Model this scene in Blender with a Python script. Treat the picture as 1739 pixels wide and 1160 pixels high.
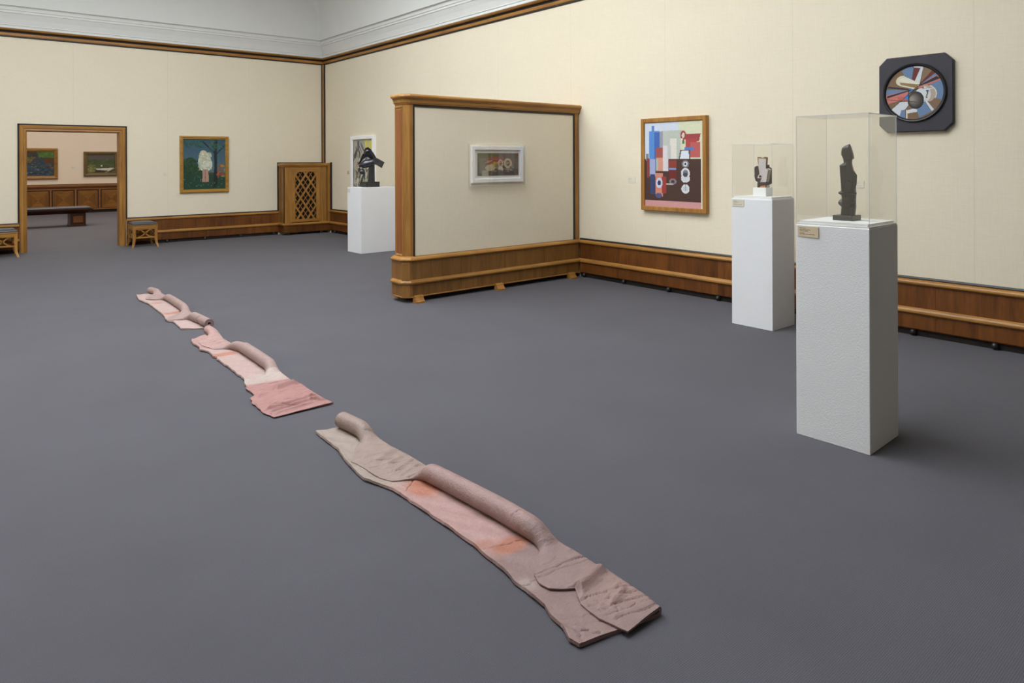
import bpy, bmesh, math, random
import numpy as np
from mathutils import Vector, Matrix

for o in list(bpy.data.objects):
    bpy.data.objects.remove(o, do_unlink=True)
scene = bpy.context.scene
COL = scene.collection
random.seed(7)
RNG = np.random.RandomState(11)

# ------------------------------------------------------------------ camera
FPX, YAW, ROLL, CY = 1173.7, math.radians(39.802), math.radians(-0.2149), 272.87
CAMZ = 1.5
RT = Vector((math.cos(YAW), -math.sin(YAW), 0))      # level right
FW = Vector((math.sin(YAW), math.cos(YAW), 0))       # level forward
UP = Vector((0, 0, 1))
cam_data = bpy.data.cameras.new('camera')
cam = bpy.data.objects.new('camera', cam_data)
COL.objects.link(cam)
cr = RT * math.cos(ROLL) + UP * math.sin(ROLL)
cu = -RT * math.sin(ROLL) + UP * math.cos(ROLL)
cam.matrix_world = Matrix(((cr.x, cu.x, -FW.x, 0), (cr.y, cu.y, -FW.y, 0), (cr.z, cu.z, -FW.z, CAMZ), (0, 0, 0, 1)))
cam_data.sensor_fit = 'HORIZONTAL'
cam_data.sensor_width = 36.0
cam_data.lens = FPX / 1739 * 36.0
cam_data.shift_y = (CY - 580) / 1739
cam_data.clip_start = 0.05
scene.camera = cam

# ------------------------------------------------------------------ world, exposure
world = bpy.data.worlds.new('world')
scene.world = world
world.use_nodes = True
world.node_tree.nodes['Background'].inputs[0].default_value = (0.75, 0.82, 0.95, 1)
world.node_tree.nodes['Background'].inputs[1].default_value = 0.3
SKYLIGHT = 6.4            # luminance of the frosted laylight over the main room
SKYLIGHT_FAR = 2.8        # the one over the neighbouring room
scene.view_settings.view_transform = 'Standard'
scene.view_settings.look = 'None'
scene.view_settings.gamma = 1
scene.view_settings.use_curve_mapping = False
scene.view_settings.exposure = 0.0

# room sizes
W, D = 6.409, 14.014          # right wall plane x, back wall plane y
XL, YR = -2.73, -9.0          # left wall, rear wall
CEIL = 5.8
T = 0.146                     # back wall thickness at the doorway
FY = 23.9                     # far wall of the next room
FXL, FXR = -2.73, 8.0
FCEIL = 4.4

# ------------------------------------------------------------------ materials
def srgb(r, g, b):
    f = lambda c: (c / 12.92 if c <= 0.04045 else ((c + 0.055) / 1.055) ** 2.4)
    return (f(r / 255), f(g / 255), f(b / 255))

class NT:
    def __init__(s, name):
        s.m = bpy.data.materials.new(name); s.m.use_nodes = True
        s.t = s.m.node_tree; s.n = s.t.nodes
        s.b = s.n['Principled BSDF']; s.out = s.n['Material Output']
    def node(s, typ, **kw):
        nd = s.n.new(typ)
        for k, v in kw.items(): setattr(nd, k, v)
        return nd
    def link(s, a, b): s.t.links.new(a, b)
    def coords(s, scale=(1, 1, 1), kind='Object'):
        tc = s.node('ShaderNodeTexCoord'); mp = s.node('ShaderNodeMapping')
        mp.inputs['Scale'].default_value = scale
        s.link(tc.outputs[kind], mp.inputs['Vector']); return mp.outputs[0]
    def noise(s, vec, scale, detail=3, rough=0.5, dist=0.0):
        nz = s.node('ShaderNodeTexNoise'); nz.inputs['Scale'].default_value = scale
        nz.inputs['Detail'].default_value = detail; nz.inputs['Roughness'].default_value = rough
        nz.inputs['Distortion'].default_value = dist
        s.link(vec, nz.inputs['Vector']); return nz.outputs[0]
    def ramp(s, fac, stops):
        r = s.node('ShaderNodeValToRGB'); e = r.color_ramp.elements
        while len(e) < len(stops): e.new(0.5)
        for i, (p, c) in enumerate(stops):
            e[i].position = p; e[i].color = (*c, 1)
        s.link(fac, r.inputs[0]); return r.outputs[0]
    def math(s, op, a, b=None):
        m = s.node('ShaderNodeMath', operation=op)
        for i, v in enumerate((a, b)):
            if v is None: continue
            if isinstance(v, (int, float)): m.inputs[i].default_value = v
            else: s.link(v, m.inputs[i])
        return m.outputs[0]
    def mul(s, col, fac):        # colour times scalar socket
        m = s.node('ShaderNodeVectorMath', operation='SCALE')
        s.link(col, m.inputs[0]); s.link(fac, m.inputs['Scale']); return m.outputs[0]
    def bump(s, h, strength, dist=0.01):
        b = s.node('ShaderNodeBump'); b.inputs['Strength'].default_value = strength
        b.inputs['Distance'].default_value = dist
        s.link(h, b.inputs['Height']); s.link(b.outputs[0], s.b.inputs['Normal'])
    def base(s, col=None, rough=0.5, spec=0.5, metal=0.0):
        if col is not None:
            if isinstance(col, tuple): s.b.inputs['Base Color'].default_value = (*col, 1)
            else: s.link(col, s.b.inputs['Base Color'])
        s.b.inputs['Roughness'].default_value = rough
        s.b.inputs['Specular IOR Level'].default_value = spec
        s.b.inputs['Metallic'].default_value = metal

def plain(name, col, rough=0.5, spec=0.5, metal=0.0, vary=0.06, scale=8.0, bump=0.0, bscale=200):
    m = NT(name); v = m.coords()
    n = m.noise(v, scale, 4)
    c0 = tuple(max(0, x * (1 - vary)) for x in col); c1 = tuple(x * (1 + vary) for x in col)
    m.base(m.ramp(n, [(0.3, c0), (0.7, c1)]), rough, spec, metal)
    if bump: m.bump(m.noise(v, bscale, 3), bump, 0.004)
    return m.m

def wood(name, dark, light, axis='z', rough=0.38, spec=0.4, tone=0.35, freq=22.0, stretch=0.07):
    """grain running along one object axis, each object with its own tone"""
    m = NT(name)
    sc = {'x': (stretch, 1, 1), 'y': (1, stretch, 1), 'z': (1, 1, stretch)}[axis]
    tc = m.node('ShaderNodeTexCoord'); oi = m.node('ShaderNodeObjectInfo')
    off = m.node('ShaderNodeVectorMath', operation='ADD')
    sh = m.node('ShaderNodeVectorMath', operation='SCALE'); sh.inputs[0].default_value = (7.3, 5.1, 3.7)
    m.link(oi.outputs['Random'], sh.inputs['Scale'])
    m.link(tc.outputs['Object'], off.inputs[0]); m.link(sh.outputs[0], off.inputs[1])
    mp = m.node('ShaderNodeMapping'); mp.inputs['Scale'].default_value = sc
    m.link(off.outputs[0], mp.inputs['Vector'])
    n1 = m.noise(mp.outputs[0], freq, 5, 0.6, 0.6)
    n2 = m.noise(mp.outputs[0], freq * 5, 3, 0.6)
    n3 = m.noise(off.outputs[0], 2.2, 2)
    f = m.math('ADD', m.math('MULTIPLY', n1, 0.55), m.math('ADD', m.math('MULTIPLY', n2, 0.2), m.math('MULTIPLY', n3, 0.25)))
    col = m.ramp(f, [(0.32, dark), (0.68, light)])
    tn = m.math('ADD', m.math('MULTIPLY', oi.outputs['Random'], tone), 1 - tone / 2)
    m.base(m.mul(col, tn), rough, spec)
    m.bump(n2, 0.12, 0.002)
    return m.m

def fabric(name, col, seams=None, axis=0):
    m = NT(name)
    tc = m.node('ShaderNodeTexCoord')
    def stretched(s, sc):
        mp = m.node('ShaderNodeMapping'); mp.inputs['Scale'].default_value = s
        m.link(tc.outputs['Object'], mp.inputs['Vector']); return m.noise(mp.outputs[0], sc, 3, 0.65)
    h = stretched((0.05, 0.05, 1), 170); v = stretched((1, 1, 0.05), 150)
    big = stretched((1, 1, 1), 0.9)
    f = m.math('ADD', m.math('MULTIPLY', h, 0.4), m.math('ADD', m.math('MULTIPLY', v, 0.35), m.math('MULTIPLY', big, 0.25)))
    c = m.ramp(f, [(0.34, tuple(x * 0.94 for x in col)), (0.66, tuple(min(0.95, x * 1.045) for x in col))])
    if seams:
        sx = m.node('ShaderNodeSeparateXYZ'); m.link(tc.outputs['Object'], sx.inputs[0])
        off, step = seams
        fr = m.math('FRACT', m.math('DIVIDE', m.math('SUBTRACT', sx.outputs[axis], off - 50 * step), step))
        line = m.math('LESS_THAN', m.math('ABSOLUTE', m.math('SUBTRACT', fr, 0.5)), 0.004 / step)
        c = m.mul(c, m.math('SUBTRACT', 1.0, m.math('MULTIPLY', line, 0.07)))
    m.base(c, 0.9, 0.15)
    m.bump(m.math('ADD', h, v), 0.12, 0.003)
    return m.m

def carpet(name):
    m = NT(name)
    tc = m.node('ShaderNodeTexCoord'); sx = m.node('ShaderNodeSeparateXYZ')
    m.link(tc.outputs['Object'], sx.inputs[0])
    wob = m.noise(tc.outputs['Object'], 60, 2)
    ph = m.math('ADD', m.math('MULTIPLY', sx.outputs[1], 2 * math.pi / 0.0062), m.math('MULTIPLY', wob, 2.5))
    rib = m.math('SINE', ph)
    fine = m.noise(tc.outputs['Object'], 420, 3, 0.7)
    big = m.noise(tc.outputs['Object'], 1.3, 4, 0.6)
    f = m.math('ADD', m.math('MULTIPLY', rib, 0.10), m.math('ADD', m.math('MULTIPLY', fine, 0.75), m.math('MULTIPLY', big, 0.25)))
    c = m.ramp(f, [(0.25, (0.0540, 0.0512, 0.0605)), (0.75, (0.107, 0.1020, 0.119))])
    m.base(c, 0.95, 0.1)
    m.b.inputs['Sheen Weight'].default_value = 0.15
    m.b.inputs['Sheen Roughness'].default_value = 0.5
    m.bump(m.math('ADD', m.math('MULTIPLY', rib, 0.4), fine), 0.25, 0.003)
    return m.m

def vcol(name, rough=0.6, spec=0.3, bump=0.0, bscale=90, crack=False):
    m = NT(name)
    a = m.node('ShaderNodeVertexColor'); a.layer_name = 'Col'
    if crack:
        v = m.coords()
        n = m.noise(v, 26, 5, 0.65)
        c = m.mul(a.outputs[0], m.math('ADD', m.math('MULTIPLY', n, 0.42), 0.79))
        sp = m.noise(v, 150, 2, 0.6)
        c = m.mul(c, m.math('SUBTRACT', 1.0, m.math('MULTIPLY', m.math('GREATER_THAN', sp, 0.73), 0.25)))
        m.base(c, rough, spec)
        mp = m.coords((0.35, 1, 1))
        h2 = m.noise(mp, 60, 5, 0.65, 0.8)
        m.bump(m.math('ADD', h2, m.math('MULTIPLY', n, 1.5)), 0.6, 0.006)
    else:
        m.base(a.outputs[0], rough, spec)
        if bump: m.bump(m.noise(m.coords(), bscale, 3), bump, 0.002)
    return m.m

def acrylic(name, tint=(0.985, 0.985, 0.98), edge=False):
    m = NT(name)
    m.n.remove(m.b)
    tr = m.node('ShaderNodeBsdfTransparent'); tr.inputs[0].default_value = (*tint, 1)
    mix = m.node('ShaderNodeMixShader')
    if edge:
        df = m.node('ShaderNodeBsdfDiffuse'); df.inputs[0].default_value = (0.95, 0.95, 0.95, 1)  # white mixed in to imitate the light acrylic edges catch
        mix.inputs[0].default_value = 0.55
        m.link(tr.outputs[0], mix.inputs[1]); m.link(df.outputs[0], mix.inputs[2])
    else:
        lw = m.node('ShaderNodeLayerWeight'); lw.inputs[0].default_value = 0.5
        fr = m.node('ShaderNodeMath', operation='MULTIPLY_ADD')       # Schlick reflectance of one acrylic surface
        m.link(m.math('POWER', lw.outputs['Facing'], 5.0), fr.inputs[0]); fr.inputs[1].default_value = 0.96; fr.inputs[2].default_value = 0.04
        gl = m.node('ShaderNodeBsdfGlossy'); gl.inputs['Roughness'].default_value = 0.01
        gl.inputs[0].default_value = (0.9, 0.9, 0.9, 1)
        m.link(fr.outputs[0], mix.inputs[0])
        m.link(tr.outputs[0], mix.inputs[1]); m.link(gl.outputs[0], mix.inputs[2])
    m.link(mix.outputs[0], m.out.inputs[0])
    return m.m

def glow(name, col, strength):
    m = NT(name)
    m.base((0.8, 0.8, 0.8), 0.6, 0.2)
    m.b.inputs['Emission Color'].default_value = (*col, 1)
    m.b.inputs['Emission Strength'].default_value = strength
    return m.m

M = {}
CREAM = srgb(231, 220, 197)
M['fabric_back'] = fabric('cream_fabric_back', CREAM, (3.323 - 0.75 + 1.5, 1.5), 0)
M['fabric_right'] = fabric('cream_fabric_right', CREAM, (1.904 + 0.75, 1.53), 1)
M['fabric'] = fabric('cream_fabric', CREAM)
M['fabric_far'] = fabric('rose_cream_fabric', srgb(226, 209, 188))
M['carpet'] = carpet('grey_ribbed_carpet')
M['white_paint'] = plain('white_plaster', srgb(222, 222, 219), 0.75, 0.25, vary=0.015, scale=3)
M['pedestal'] = plain('white_pedestal_paint', srgb(226, 226, 228), 0.65, 0.3, vary=0.012, scale=4, bump=0.38, bscale=165)
M['pedestal_smooth'] = plain('white_smooth_paint', srgb(236, 236, 235), 0.55, 0.3, vary=0.01)
M['black'] = plain('black_lacquer', (0.016, 0.014, 0.015), 0.4, 0.4, vary=0.2)
M['toe'] = plain('dark_plinth', (0.018, 0.014, 0.012), 0.7, 0.2, vary=0.2)
OD, OL = srgb(126, 82, 36), srgb(184, 133, 64)
M['oak_x'] = wood('oak_rail_x', OD, OL, 'x', tone=0.12)
M['oak_y'] = wood('oak_rail_y', OD, OL, 'y', tone=0.12)
M['oak_z'] = wood('oak_rail_z', OD, OL, 'z', tone=0.2)
M['veneer'] = wood('walnut_veneer', srgb(70, 37, 13), srgb(128, 76, 30), 'z', rough=0.4, tone=0.45, freq=14, stretch=0.12)
M['veneer_p'] = wood('oak_veneer', srgb(104, 68, 30), srgb(150, 106, 54), 'z', rough=0.42, tone=0.2, freq=14, stretch=0.1)
M['post_red'] = wood('oak_inset', srgb(120, 68, 34), srgb(158, 96, 52), 'z', tone=0.1)
M['far_wood'] = wood('far_oak', srgb(110, 68, 36), srgb(150, 100, 58), 'x', tone=0.15)
M['bench_wood'] = wood('dark_bench_wood', srgb(48, 26, 16), srgb(82, 48, 30), 'x', rough=0.3, tone=0.2)
M['gold'] = wood('gilt_wood', srgb(138, 96, 34), srgb(190, 146, 66), 'x', rough=0.4, tone=0.1)
M['gold_old'] = wood('old_gilt', srgb(104, 72, 26), srgb(168, 120, 56), 'x', rough=0.4, tone=0.1)
M['gold_dark'] = wood('dull_gilt', srgb(78, 62, 30), srgb(122, 100, 52), 'x', rough=0.45, tone=0.1)
M['leather'] = plain('dark_grey_leather', srgb(58, 60, 66), 0.38, 0.5, vary=0.1, bump=0.2, bscale=300)
M['acrylic'] = acrylic('clear_acrylic')
M['acrylic_edge'] = acrylic('acrylic_edge', (0.9, 0.9, 0.9), True)
M['frame_white'] = plain('white_frame', srgb(246, 244, 243), 0.45, 0.4, vary=0.01)
M['mat_board'] = plain('mat_board', srgb(230, 230, 224), 0.9, 0.1, vary=0.01)
M['bronze'] = plain('dark_bronze', (0.085, 0.083, 0.098), 0.25, 0.6, 0.75, vary=0.3, scale=14)
M['bronze_base'] = plain('black_stone', (0.022, 0.022, 0.02), 0.35, 0.4, vary=0.35, scale=20)
M['blackfig'] = plain('blackened_stone', (0.034, 0.031, 0.029), 0.36, 0.6, vary=0.25, scale=30)
M['slate'] = plain('slate_lacquer', srgb(58, 56, 64), 0.5, 0.35, vary=0.08)
M['slate_dark'] = plain('slate_ring', srgb(34, 33, 37), 0.35, 0.45, vary=0.08)
M['tc_white'] = plain('painted_terracotta_pale', srgb(228, 220, 218), 0.8, 0.2, vary=0.06, scale=40)
M['tc_dark'] = plain('painted_terracotta_dark', srgb(62, 52, 56), 0.75, 0.2, vary=0.12, scale=40)
M['tc_orange'] = plain('terracotta', srgb(196, 130, 88), 0.8, 0.2, vary=0.12, scale=40)
M['tc_brown'] = plain('terracotta_brown', srgb(112, 78, 58), 0.8, 0.2, vary=0.12, scale=40)
M['tc_grey'] = plain('painted_terracotta_grey', srgb(146, 134, 118), 0.8, 0.2, vary=0.1, scale=40)
M['paint'] = vcol('oil_paint', 0.55, 0.3, 0.15, 160)
M['print'] = vcol('printed_card', 0.8, 0.1)
M['clay'] = vcol('fired_clay', 0.52, 0.45, crack=True)
M['laylight'] = glow('frosted_laylight', (0.90, 0.955, 1.0), SKYLIGHT)
M['laylight_far'] = glow('frosted_laylight_far', (1.0, 0.95, 0.9), SKYLIGHT_FAR)

# ------------------------------------------------------------------ mesh helpers
class MB:
    def __init__(s): s.v = []; s.f = []; s.mi = []; s.cur = 0
    def add(s, vs, fs, mi=None):
        o = len(s.v); s.v += [tuple(p) for p in vs]
        for f in fs: s.f.append([o + i for i in f]); s.mi.append(s.cur if mi is None else mi)
        return s
    def box(s, x0, x1, y0, y1, z0, z1, mi=None):
        vs = [(x, y, z) for z in (z0, z1) for y in (y0, y1) for x in (x0, x1)]
        return s.add(vs, [(0, 2, 3, 1), (4, 5, 7, 6), (0, 1, 5, 4), (2, 6, 7, 3), (0, 4, 6, 2), (1, 3, 7, 5)], mi)
    def hexa(s, c, ax, ay, az, mi=None):       # box by centre and three half-axis vectors
        c, ax, ay, az = map(Vector, (c, ax, ay, az))
        vs = [c + ax * i + ay * j + az * k for k in (-1, 1) for j in (-1, 1) for i in (-1, 1)]
        return s.add(vs, [(0, 2, 3, 1), (4, 5, 7, 6), (0, 1, 5, 4), (2, 6, 7, 3), (0, 4, 6, 2), (1, 3, 7, 5)], mi)
    def prism(s, pts, axis, mi=None):          # polygon (3-D points) pushed along a vector
        n = len(pts); ax = Vector(axis); P = [Vector(p) for p in pts]
        fs = [tuple(range(n))[::-1], tuple(range(n, 2 * n))] + [(i, (i + 1) % n, n + (i + 1) % n, n + i) for i in range(n)]
        return s.add(P + [p + ax for p in P], fs, mi)
    def loft(s, rings, close=True, caps=True, mi=None):
        n = len(rings[0]); vs = [p for r in rings for p in r]; fs = []
        for a in range(len(rings) - 1):
            for i in range(n if close else n - 1):
                j = (i + 1) % n
                fs.append((a * n + i, a * n + j, (a + 1) * n + j, (a + 1) * n + i))
        if caps:
            fs.append(tuple(range(n))[::-1]); k = (len(rings) - 1) * n; fs.append(tuple(range(k, k + n)))
        return s.add(vs, fs, mi)
    def sweep(s, path, prof, closed=False, mi=None):
        """profile points (offset to the left of the travel direction, z) along a level path, mitred"""
        P = [Vector((p[0], p[1])) for p in path]; n = len(P); rings = []
        for i in range(n):
            ds = []
            if closed or i > 0: ds.append((P[i] - P[i - 1]).normalized())
            if closed or i < n - 1: ds.append((P[(i + 1) % n] - P[i]).normalized())
            ns = [Vector((-d.y, d.x)) for d in ds]
            nn = ns[0] if len(ns) == 1 else (ns[0] + ns[1]) / (1 + ns[0].dot(ns[1]))
            rings.append([(P[i].x + nn.x * o, P[i].y + nn.y * o, z) for o, z in prof])
        if closed:
            rings.append(rings[0])
        return s.loft(rings, close=True, caps=not closed, mi=mi)
    def lathe(s, c, prof, seg=24, axis=None, mi=None):
        c = Vector(c); az = Vector(axis or (0, 0, 1)).normalized()
        ax = az.orthogonal().normalized(); ay = az.cross(ax)
        rings = [[c + az * h + (ax * math.cos(2 * math.pi * k / seg) + ay * math.sin(2 * math.pi * k / seg)) * max(r, 1e-4)
                  for k in range(seg)] for r, h in prof]
        return s.loft(rings, mi=mi)
    def build(s, name, mats, parent=None, smooth=False, bevel=0.0, loc=None):
        if not isinstance(mats, (list, tuple)): mats = [mats]
        base = Vector(parent.matrix_world.translation) if parent else Vector((0, 0, 0))
        if parent: base = root_loc(parent)
        if loc is not None and not parent: base = Vector(loc)
        me = bpy.data.meshes.new(name)
        me.from_pydata([tuple(Vector(p) - base) for p in s.v], [], s.f)
        for m in mats: me.materials.append(m)
        for p, mi in zip(me.polygons, s.mi): p.material_index = mi; p.use_smooth = smooth
        bm = bmesh.new(); bm.from_mesh(me); bmesh.ops.recalc_face_normals(bm, faces=bm.faces); bm.to_mesh(me); bm.free()
        o = bpy.data.objects.new(name, me); COL.objects.link(o)
        if parent: o.parent = parent
        elif loc is not None: o.location = base
        if bevel:
            b = o.modifiers.new('bevel', 'BEVEL'); b.width = bevel; b.segments = 2; b.limit_method = 'ANGLE'
        return o

def root_loc(o):
    v = Vector((0, 0, 0))
    while o: v += o.location; o = o.parent
    return v

def tag(o, label=None, cat=None, group=None, kind=None):
    if label: o['label'] = label
    if cat: o['category'] = cat
    if group: o['group'] = group
    if kind: o['kind'] = kind
    return o

def thing(name, loc, label, cat, group=None, kind=None):
    o = bpy.data.objects.new(name, None); o.empty_display_size = 0.1; COL.objects.link(o)
    o.location = loc
    return tag(o, label, cat, group, kind)

def lin(xs, x): # piecewise-linear lookup over (key, value) pairs, any order
    a = sorted(xs); return float(np.interp(x, [k for k, _ in a], [v for _, v in a]))

# ------------------------------------------------------------------ picture painting on a grid of small facets
class Canvas:
    def __init__(s, w, h, col):
        s.w, s.h = w, h
        s.a = np.zeros((h, w, 3)); s.a[:] = np.array(col) / 255
        yy, xx = np.mgrid[0:h, 0:w]; s.x = (xx + 0.5) / w; s.y = (yy + 0.5) / h      # y down from the top
    def fill(s, mask, col, al=1.0):
        s.a[mask] = s.a[mask] * (1 - al) + np.array(col) / 255 * al
    def rect(s, x0, y0, x1, y1, col, al=1.0): s.fill((s.x >= x0) & (s.x <= x1) & (s.y >= y0) & (s.y <= y1), col, al)
    def ell(s, cx, cy, rx, ry, col, al=1.0): s.fill(((s.x - cx) / rx) ** 2 + ((s.y - cy) / ry) ** 2 <= 1, col, al)
    def ring(s, cx, cy, rx, ry, k, col):
        q = ((s.x - cx) / rx) ** 2 + ((s.y - cy) / ry) ** 2; s.fill((q <= 1) & (q >= k * k), col)
    def poly(s, pts, col, al=1.0):
        ins = np.zeros(s.x.shape, bool); n = len(pts)
        for i in range(n):
            (x0, y0), (x1, y1) = pts[i], pts[(i + 1) % n]
            if y0 == y1: continue
            c = ((y0 > s.y) != (y1 > s.y)) & (s.x < (x1 - x0) * (s.y - y0) / (y1 - y0) + x0); ins ^= c
        s.fill(ins, col, al)
    def line(s, x0, y0, x1, y1, wd, col, al=1.0):
        dx, dy = x1 - x0, y1 - y0; t = np.clip(((s.x - x0) * dx + (s.y - y0) * dy) / (dx * dx + dy * dy + 1e-9), 0, 1)
        s.fill(np.hypot(s.x - x0 - t * dx, s.y - y0 - t * dy) < wd, col, al)
    def dabs(s, n, x0, y0, x1, y1, r, cols, al=0.7):
        for _ in range(n):
            s.ell(RNG.uniform(x0, x1), RNG.uniform(y0, y1), r * RNG.uniform(.5, 1.5), r * RNG.uniform(.4, 1.2), cols[RNG.randint(len(cols))], al)
    def grain(s, amt):
        s.a = np.clip(s.a * (1 + amt * (RNG.rand(s.h, s.w, 1) - 0.5)), 0, 1)
    def linear(s):
        a = s.a; return np.where(a <= 0.04045, a / 12.92, ((a + 0.055) / 1.055) ** 2.4)

def picture(name, cv, c, U, V, w, h, mat, parent=None, round_=False, back=0.006, loc=None):
    """a solid sheet whose front carries the painted colours; c = centre of the front face"""
    c, U, V = Vector(c), Vector(U), Vector(V); N = U.cross(V).normalized()
    base = root_loc(parent) if parent else (Vector(loc) if loc is not None else Vector((0, 0, 0)))
    gw, gh = cv.w, cv.h
    uu = np.linspace(-0.5, 0.5, gw + 1) * w; vv = np.linspace(0.5, -0.5, gh + 1) * h
    c0 = np.array(c - base); Un, Vn = np.array(U), np.array(V)
    P = c0 + uu[None, :, None] * Un + vv[:, None, None] * Vn
    verts = P.reshape(-1, 3).tolist()
    i, j = np.meshgrid(np.arange(gh), np.arange(gw), indexing='ij'); a = i * (gw + 1) + j
    F = np.stack([a, a + gw + 1, a + gw + 2, a + 1], -1).reshape(-1, 4)
    colr = cv.linear().reshape(-1, 3)
    if round_:
        keep = (((cv.x - 0.5) * 2) ** 2 + ((cv.y - 0.5) * 2) ** 2 <= 1.0).reshape(-1); F = F[keep]; colr = colr[keep]
    else:                                        # sides and back
        nv = len(verts); B = Vector(c0.tolist()) - N * back
        for sy in (0.5, -0.5):
            for sx in (-0.5, 0.5): verts.append(tuple(B + U * sx * w + V * sy * h))
        tl, tr, bl, br = 0, gw, gh * (gw + 1), gh * (gw + 1) + gw
        extra = [(nv, nv + 1, nv + 3, nv + 2), (tl, tr, nv + 1, nv), (bl, nv + 2, nv + 3, br), (tl, nv, nv + 2, bl), (tr, br, nv + 3, nv + 1)]
    me = bpy.data.meshes.new(name)
    faces = F.tolist()
    if not round_: faces += [list(f) for f in extra]
    me.from_pydata(verts, [], faces); me.materials.append(mat)
    at = me.color_attributes.new('Col', 'FLOAT_COLOR', 'CORNER')
    cc = np.ones((len(me.loops), 4), np.float32); cc[:, :3] = 0.5
    cc[:len(F) * 4, :3] = np.repeat(colr, 4, axis=0)
    if not round_: cc[len(F) * 4:, :3] = colr.mean(0)
    at.data.foreach_set('color', cc.ravel())
    o = bpy.data.objects.new(name, me); COL.objects.link(o)
    if parent: o.parent = parent
    elif loc is not None: o.location = base
    return o

def frame_mesh(c, U, V, w, h, prof):
    """mitred frame; prof = (distance inward from outer edge, distance out from the wall)"""
    c, U, V = Vector(c), Vector(U), Vector(V); N = U.cross(V).normalized(); mb = MB()
    rings = []
    for sx, sy in ((-1, -1), (1, -1), (1, 1), (-1, 1), (-1, -1)):
        rings.append([c + U * sx * (w / 2 - d) + V * sy * (h / 2 - d) + N * n for d, n in prof])
    mb.loft(rings, close=True, caps=False)
    return mb

# orientation of walls: U = to the right as seen by a viewer facing the wall, V = up, N = U x V towards the viewer
BACK_U, RIGHT_U, ZV = (1, 0, 0), (0, -1, 0), (0, 0, 1)

# ================================================================== SETTING
def struct(o, label, cat): return tag(o, label, cat, kind='structure')

struct(MB().box(FXL - .2, FXR + .2, YR - .2, FY + .2, -0.12, 0.0).build('floor', M['carpet']),
       'dark grey ribbed carpet covering the whole gallery floor', 'floor')

# walls
DX0, DX1, DZ = 1.155, 2.519, 2.025            # doorway opening
mb = MB()
mb.box(XL - .15, DX0 - .01, D, D + T, 0, CEIL + .1); mb.box(DX1 + .01, W + .15, D, D + T, 0, CEIL + .1)
mb.box(DX0 - .01, DX1 + .01, D, D + T, DZ + .01, CEIL + .1)
struct(mb.build('wall_back', M['fabric_back']), 'cream fabric-covered back wall with the doorway', 'wall')
struct(MB().box(W, W + .15, YR - .15, D, 0, CEIL + .1).build('wall_right', M['fabric_right']), 'long cream fabric-covered wall on the right', 'wall')
struct(MB().box(XL - .15, XL, YR - .15, D, 0, CEIL + .1).build('wall_left', M['fabric']), 'cream fabric-covered wall on the left outside the view', 'wall')
struct(MB().box(XL, W, YR - .15, YR, 0, CEIL + .1).build('wall_rear', M['fabric']), 'cream fabric-covered wall behind the viewer', 'wall')

# ceiling with cove and laylight
LX0, LX1, LY0, LY1 = -1.6, 4.0, 1.5, 10.8
mb = MB()
for a in ((XL - .1, LX0, YR - .1, D + .1), (LX1, W + .1, YR - .1, D + .1), (LX0, LX1, YR - .1, LY0), (LX0, LX1, LY1, D + .1)):
    mb.box(a[0], a[1], a[2], a[3], CEIL, CEIL + .12)
ceil = struct(mb.build('ceiling', M['white_paint']), 'white ceiling with curved cove above the cornice', 'ceiling')
room = [(XL, YR), (W, YR), (W, D), (XL, D)]    # counter-clockwise: left side = inside
cove = [(0.15, 4.062)] + [(0.15 + 1.5 * (1 - math.cos(t)), 4.062 + (CEIL - 4.062 + .01) * math.sin(t)) for t in np.linspace(0.06, math.pi / 2, 14)]
cove += [(1.65, CEIL + .06), (-.02, CEIL + .06), (-.02, 4.062)]
def round_rect(o, z):
    x0, x1, y0, y1 = XL + o, W - o, YR + o, D - o; r = max(.0005, min(.9, (o - .15) * .9) if o > .15 else .0005); out = []
    for cx, cy, a0 in ((x1 - r, y0 + r, -90), (x1 - r, y1 - r, 0), (x0 + r, y1 - r, 90), (x0 + r, y0 + r, 180)):
        for k in range(9):
            t = math.radians(a0 + 90 * k / 8); out.append((cx + r * math.cos(t), cy + r * math.sin(t), z))
    return out
MB().loft([round_rect(o, z) for o, z in cove], close=True, caps=False).build('cove', M['white_paint'], ceil, smooth=True)
corn = [(-.02, 3.704), (.06, 3.704), (.064, 3.713), (.06, 3.722), (.046, 3.726), (.046, 3.752), (.058, 3.756), (.058, 3.766), (.05, 3.77),
        (.07, 3.86), (.10, 3.948), (.110, 3.951), (.110, 3.960), (.103, 3.963), (.105, 3.990), (.116, 3.993), (.116, 4.002), (.109, 4.005),
        (.114, 4.046), (.127, 4.049), (.127, 4.058), (.15, 4.066), (-.02, 4.066)]
MB().sweep(room, corn, closed=True).build('cornice', M['white_paint'], ceil)
win = struct(MB().sweep([(LX0, LY0), (LX1, LY0), (LX1, LY1), (LX0, LY1)], [(0, CEIL - .03), (.08, CEIL - .03), (.08, CEIL + .1), (0, CEIL + .1)], closed=True)
             .build('window_1', M['white_paint']), 'frosted glass laylight in the ceiling above the view', 'skylight')
NXP, NYP = 3, 6
for i in range(NXP):
    for j in range(NYP):
        x0 = LX0 + .08 + (LX1 - LX0 - .16) * i / NXP; x1 = LX0 + .08 + (LX1 - LX0 - .16) * (i + 1) / NXP
        y0 = LY0 + .08 + (LY1 - LY0 - .16) * j / NYP; y1 = LY0 + .08 + (LY1 - LY0 - .16) * (j + 1) / NYP
        MB().box(x0 + .02, x1 - .02, y0 + .02, y1 - .02, CEIL + .02, CEIL + .03).build('pane', M['laylight'], win)
for i in range(1, NXP):
    x = LX0 + .08 + (LX1 - LX0 - .16) * i / NXP
    MB().box(x - .025, x + .025, LY0 + .05, LY1 - .05, CEIL - .02, CEIL + .05).build('glazing_bar', M['white_paint'], win)
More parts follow.
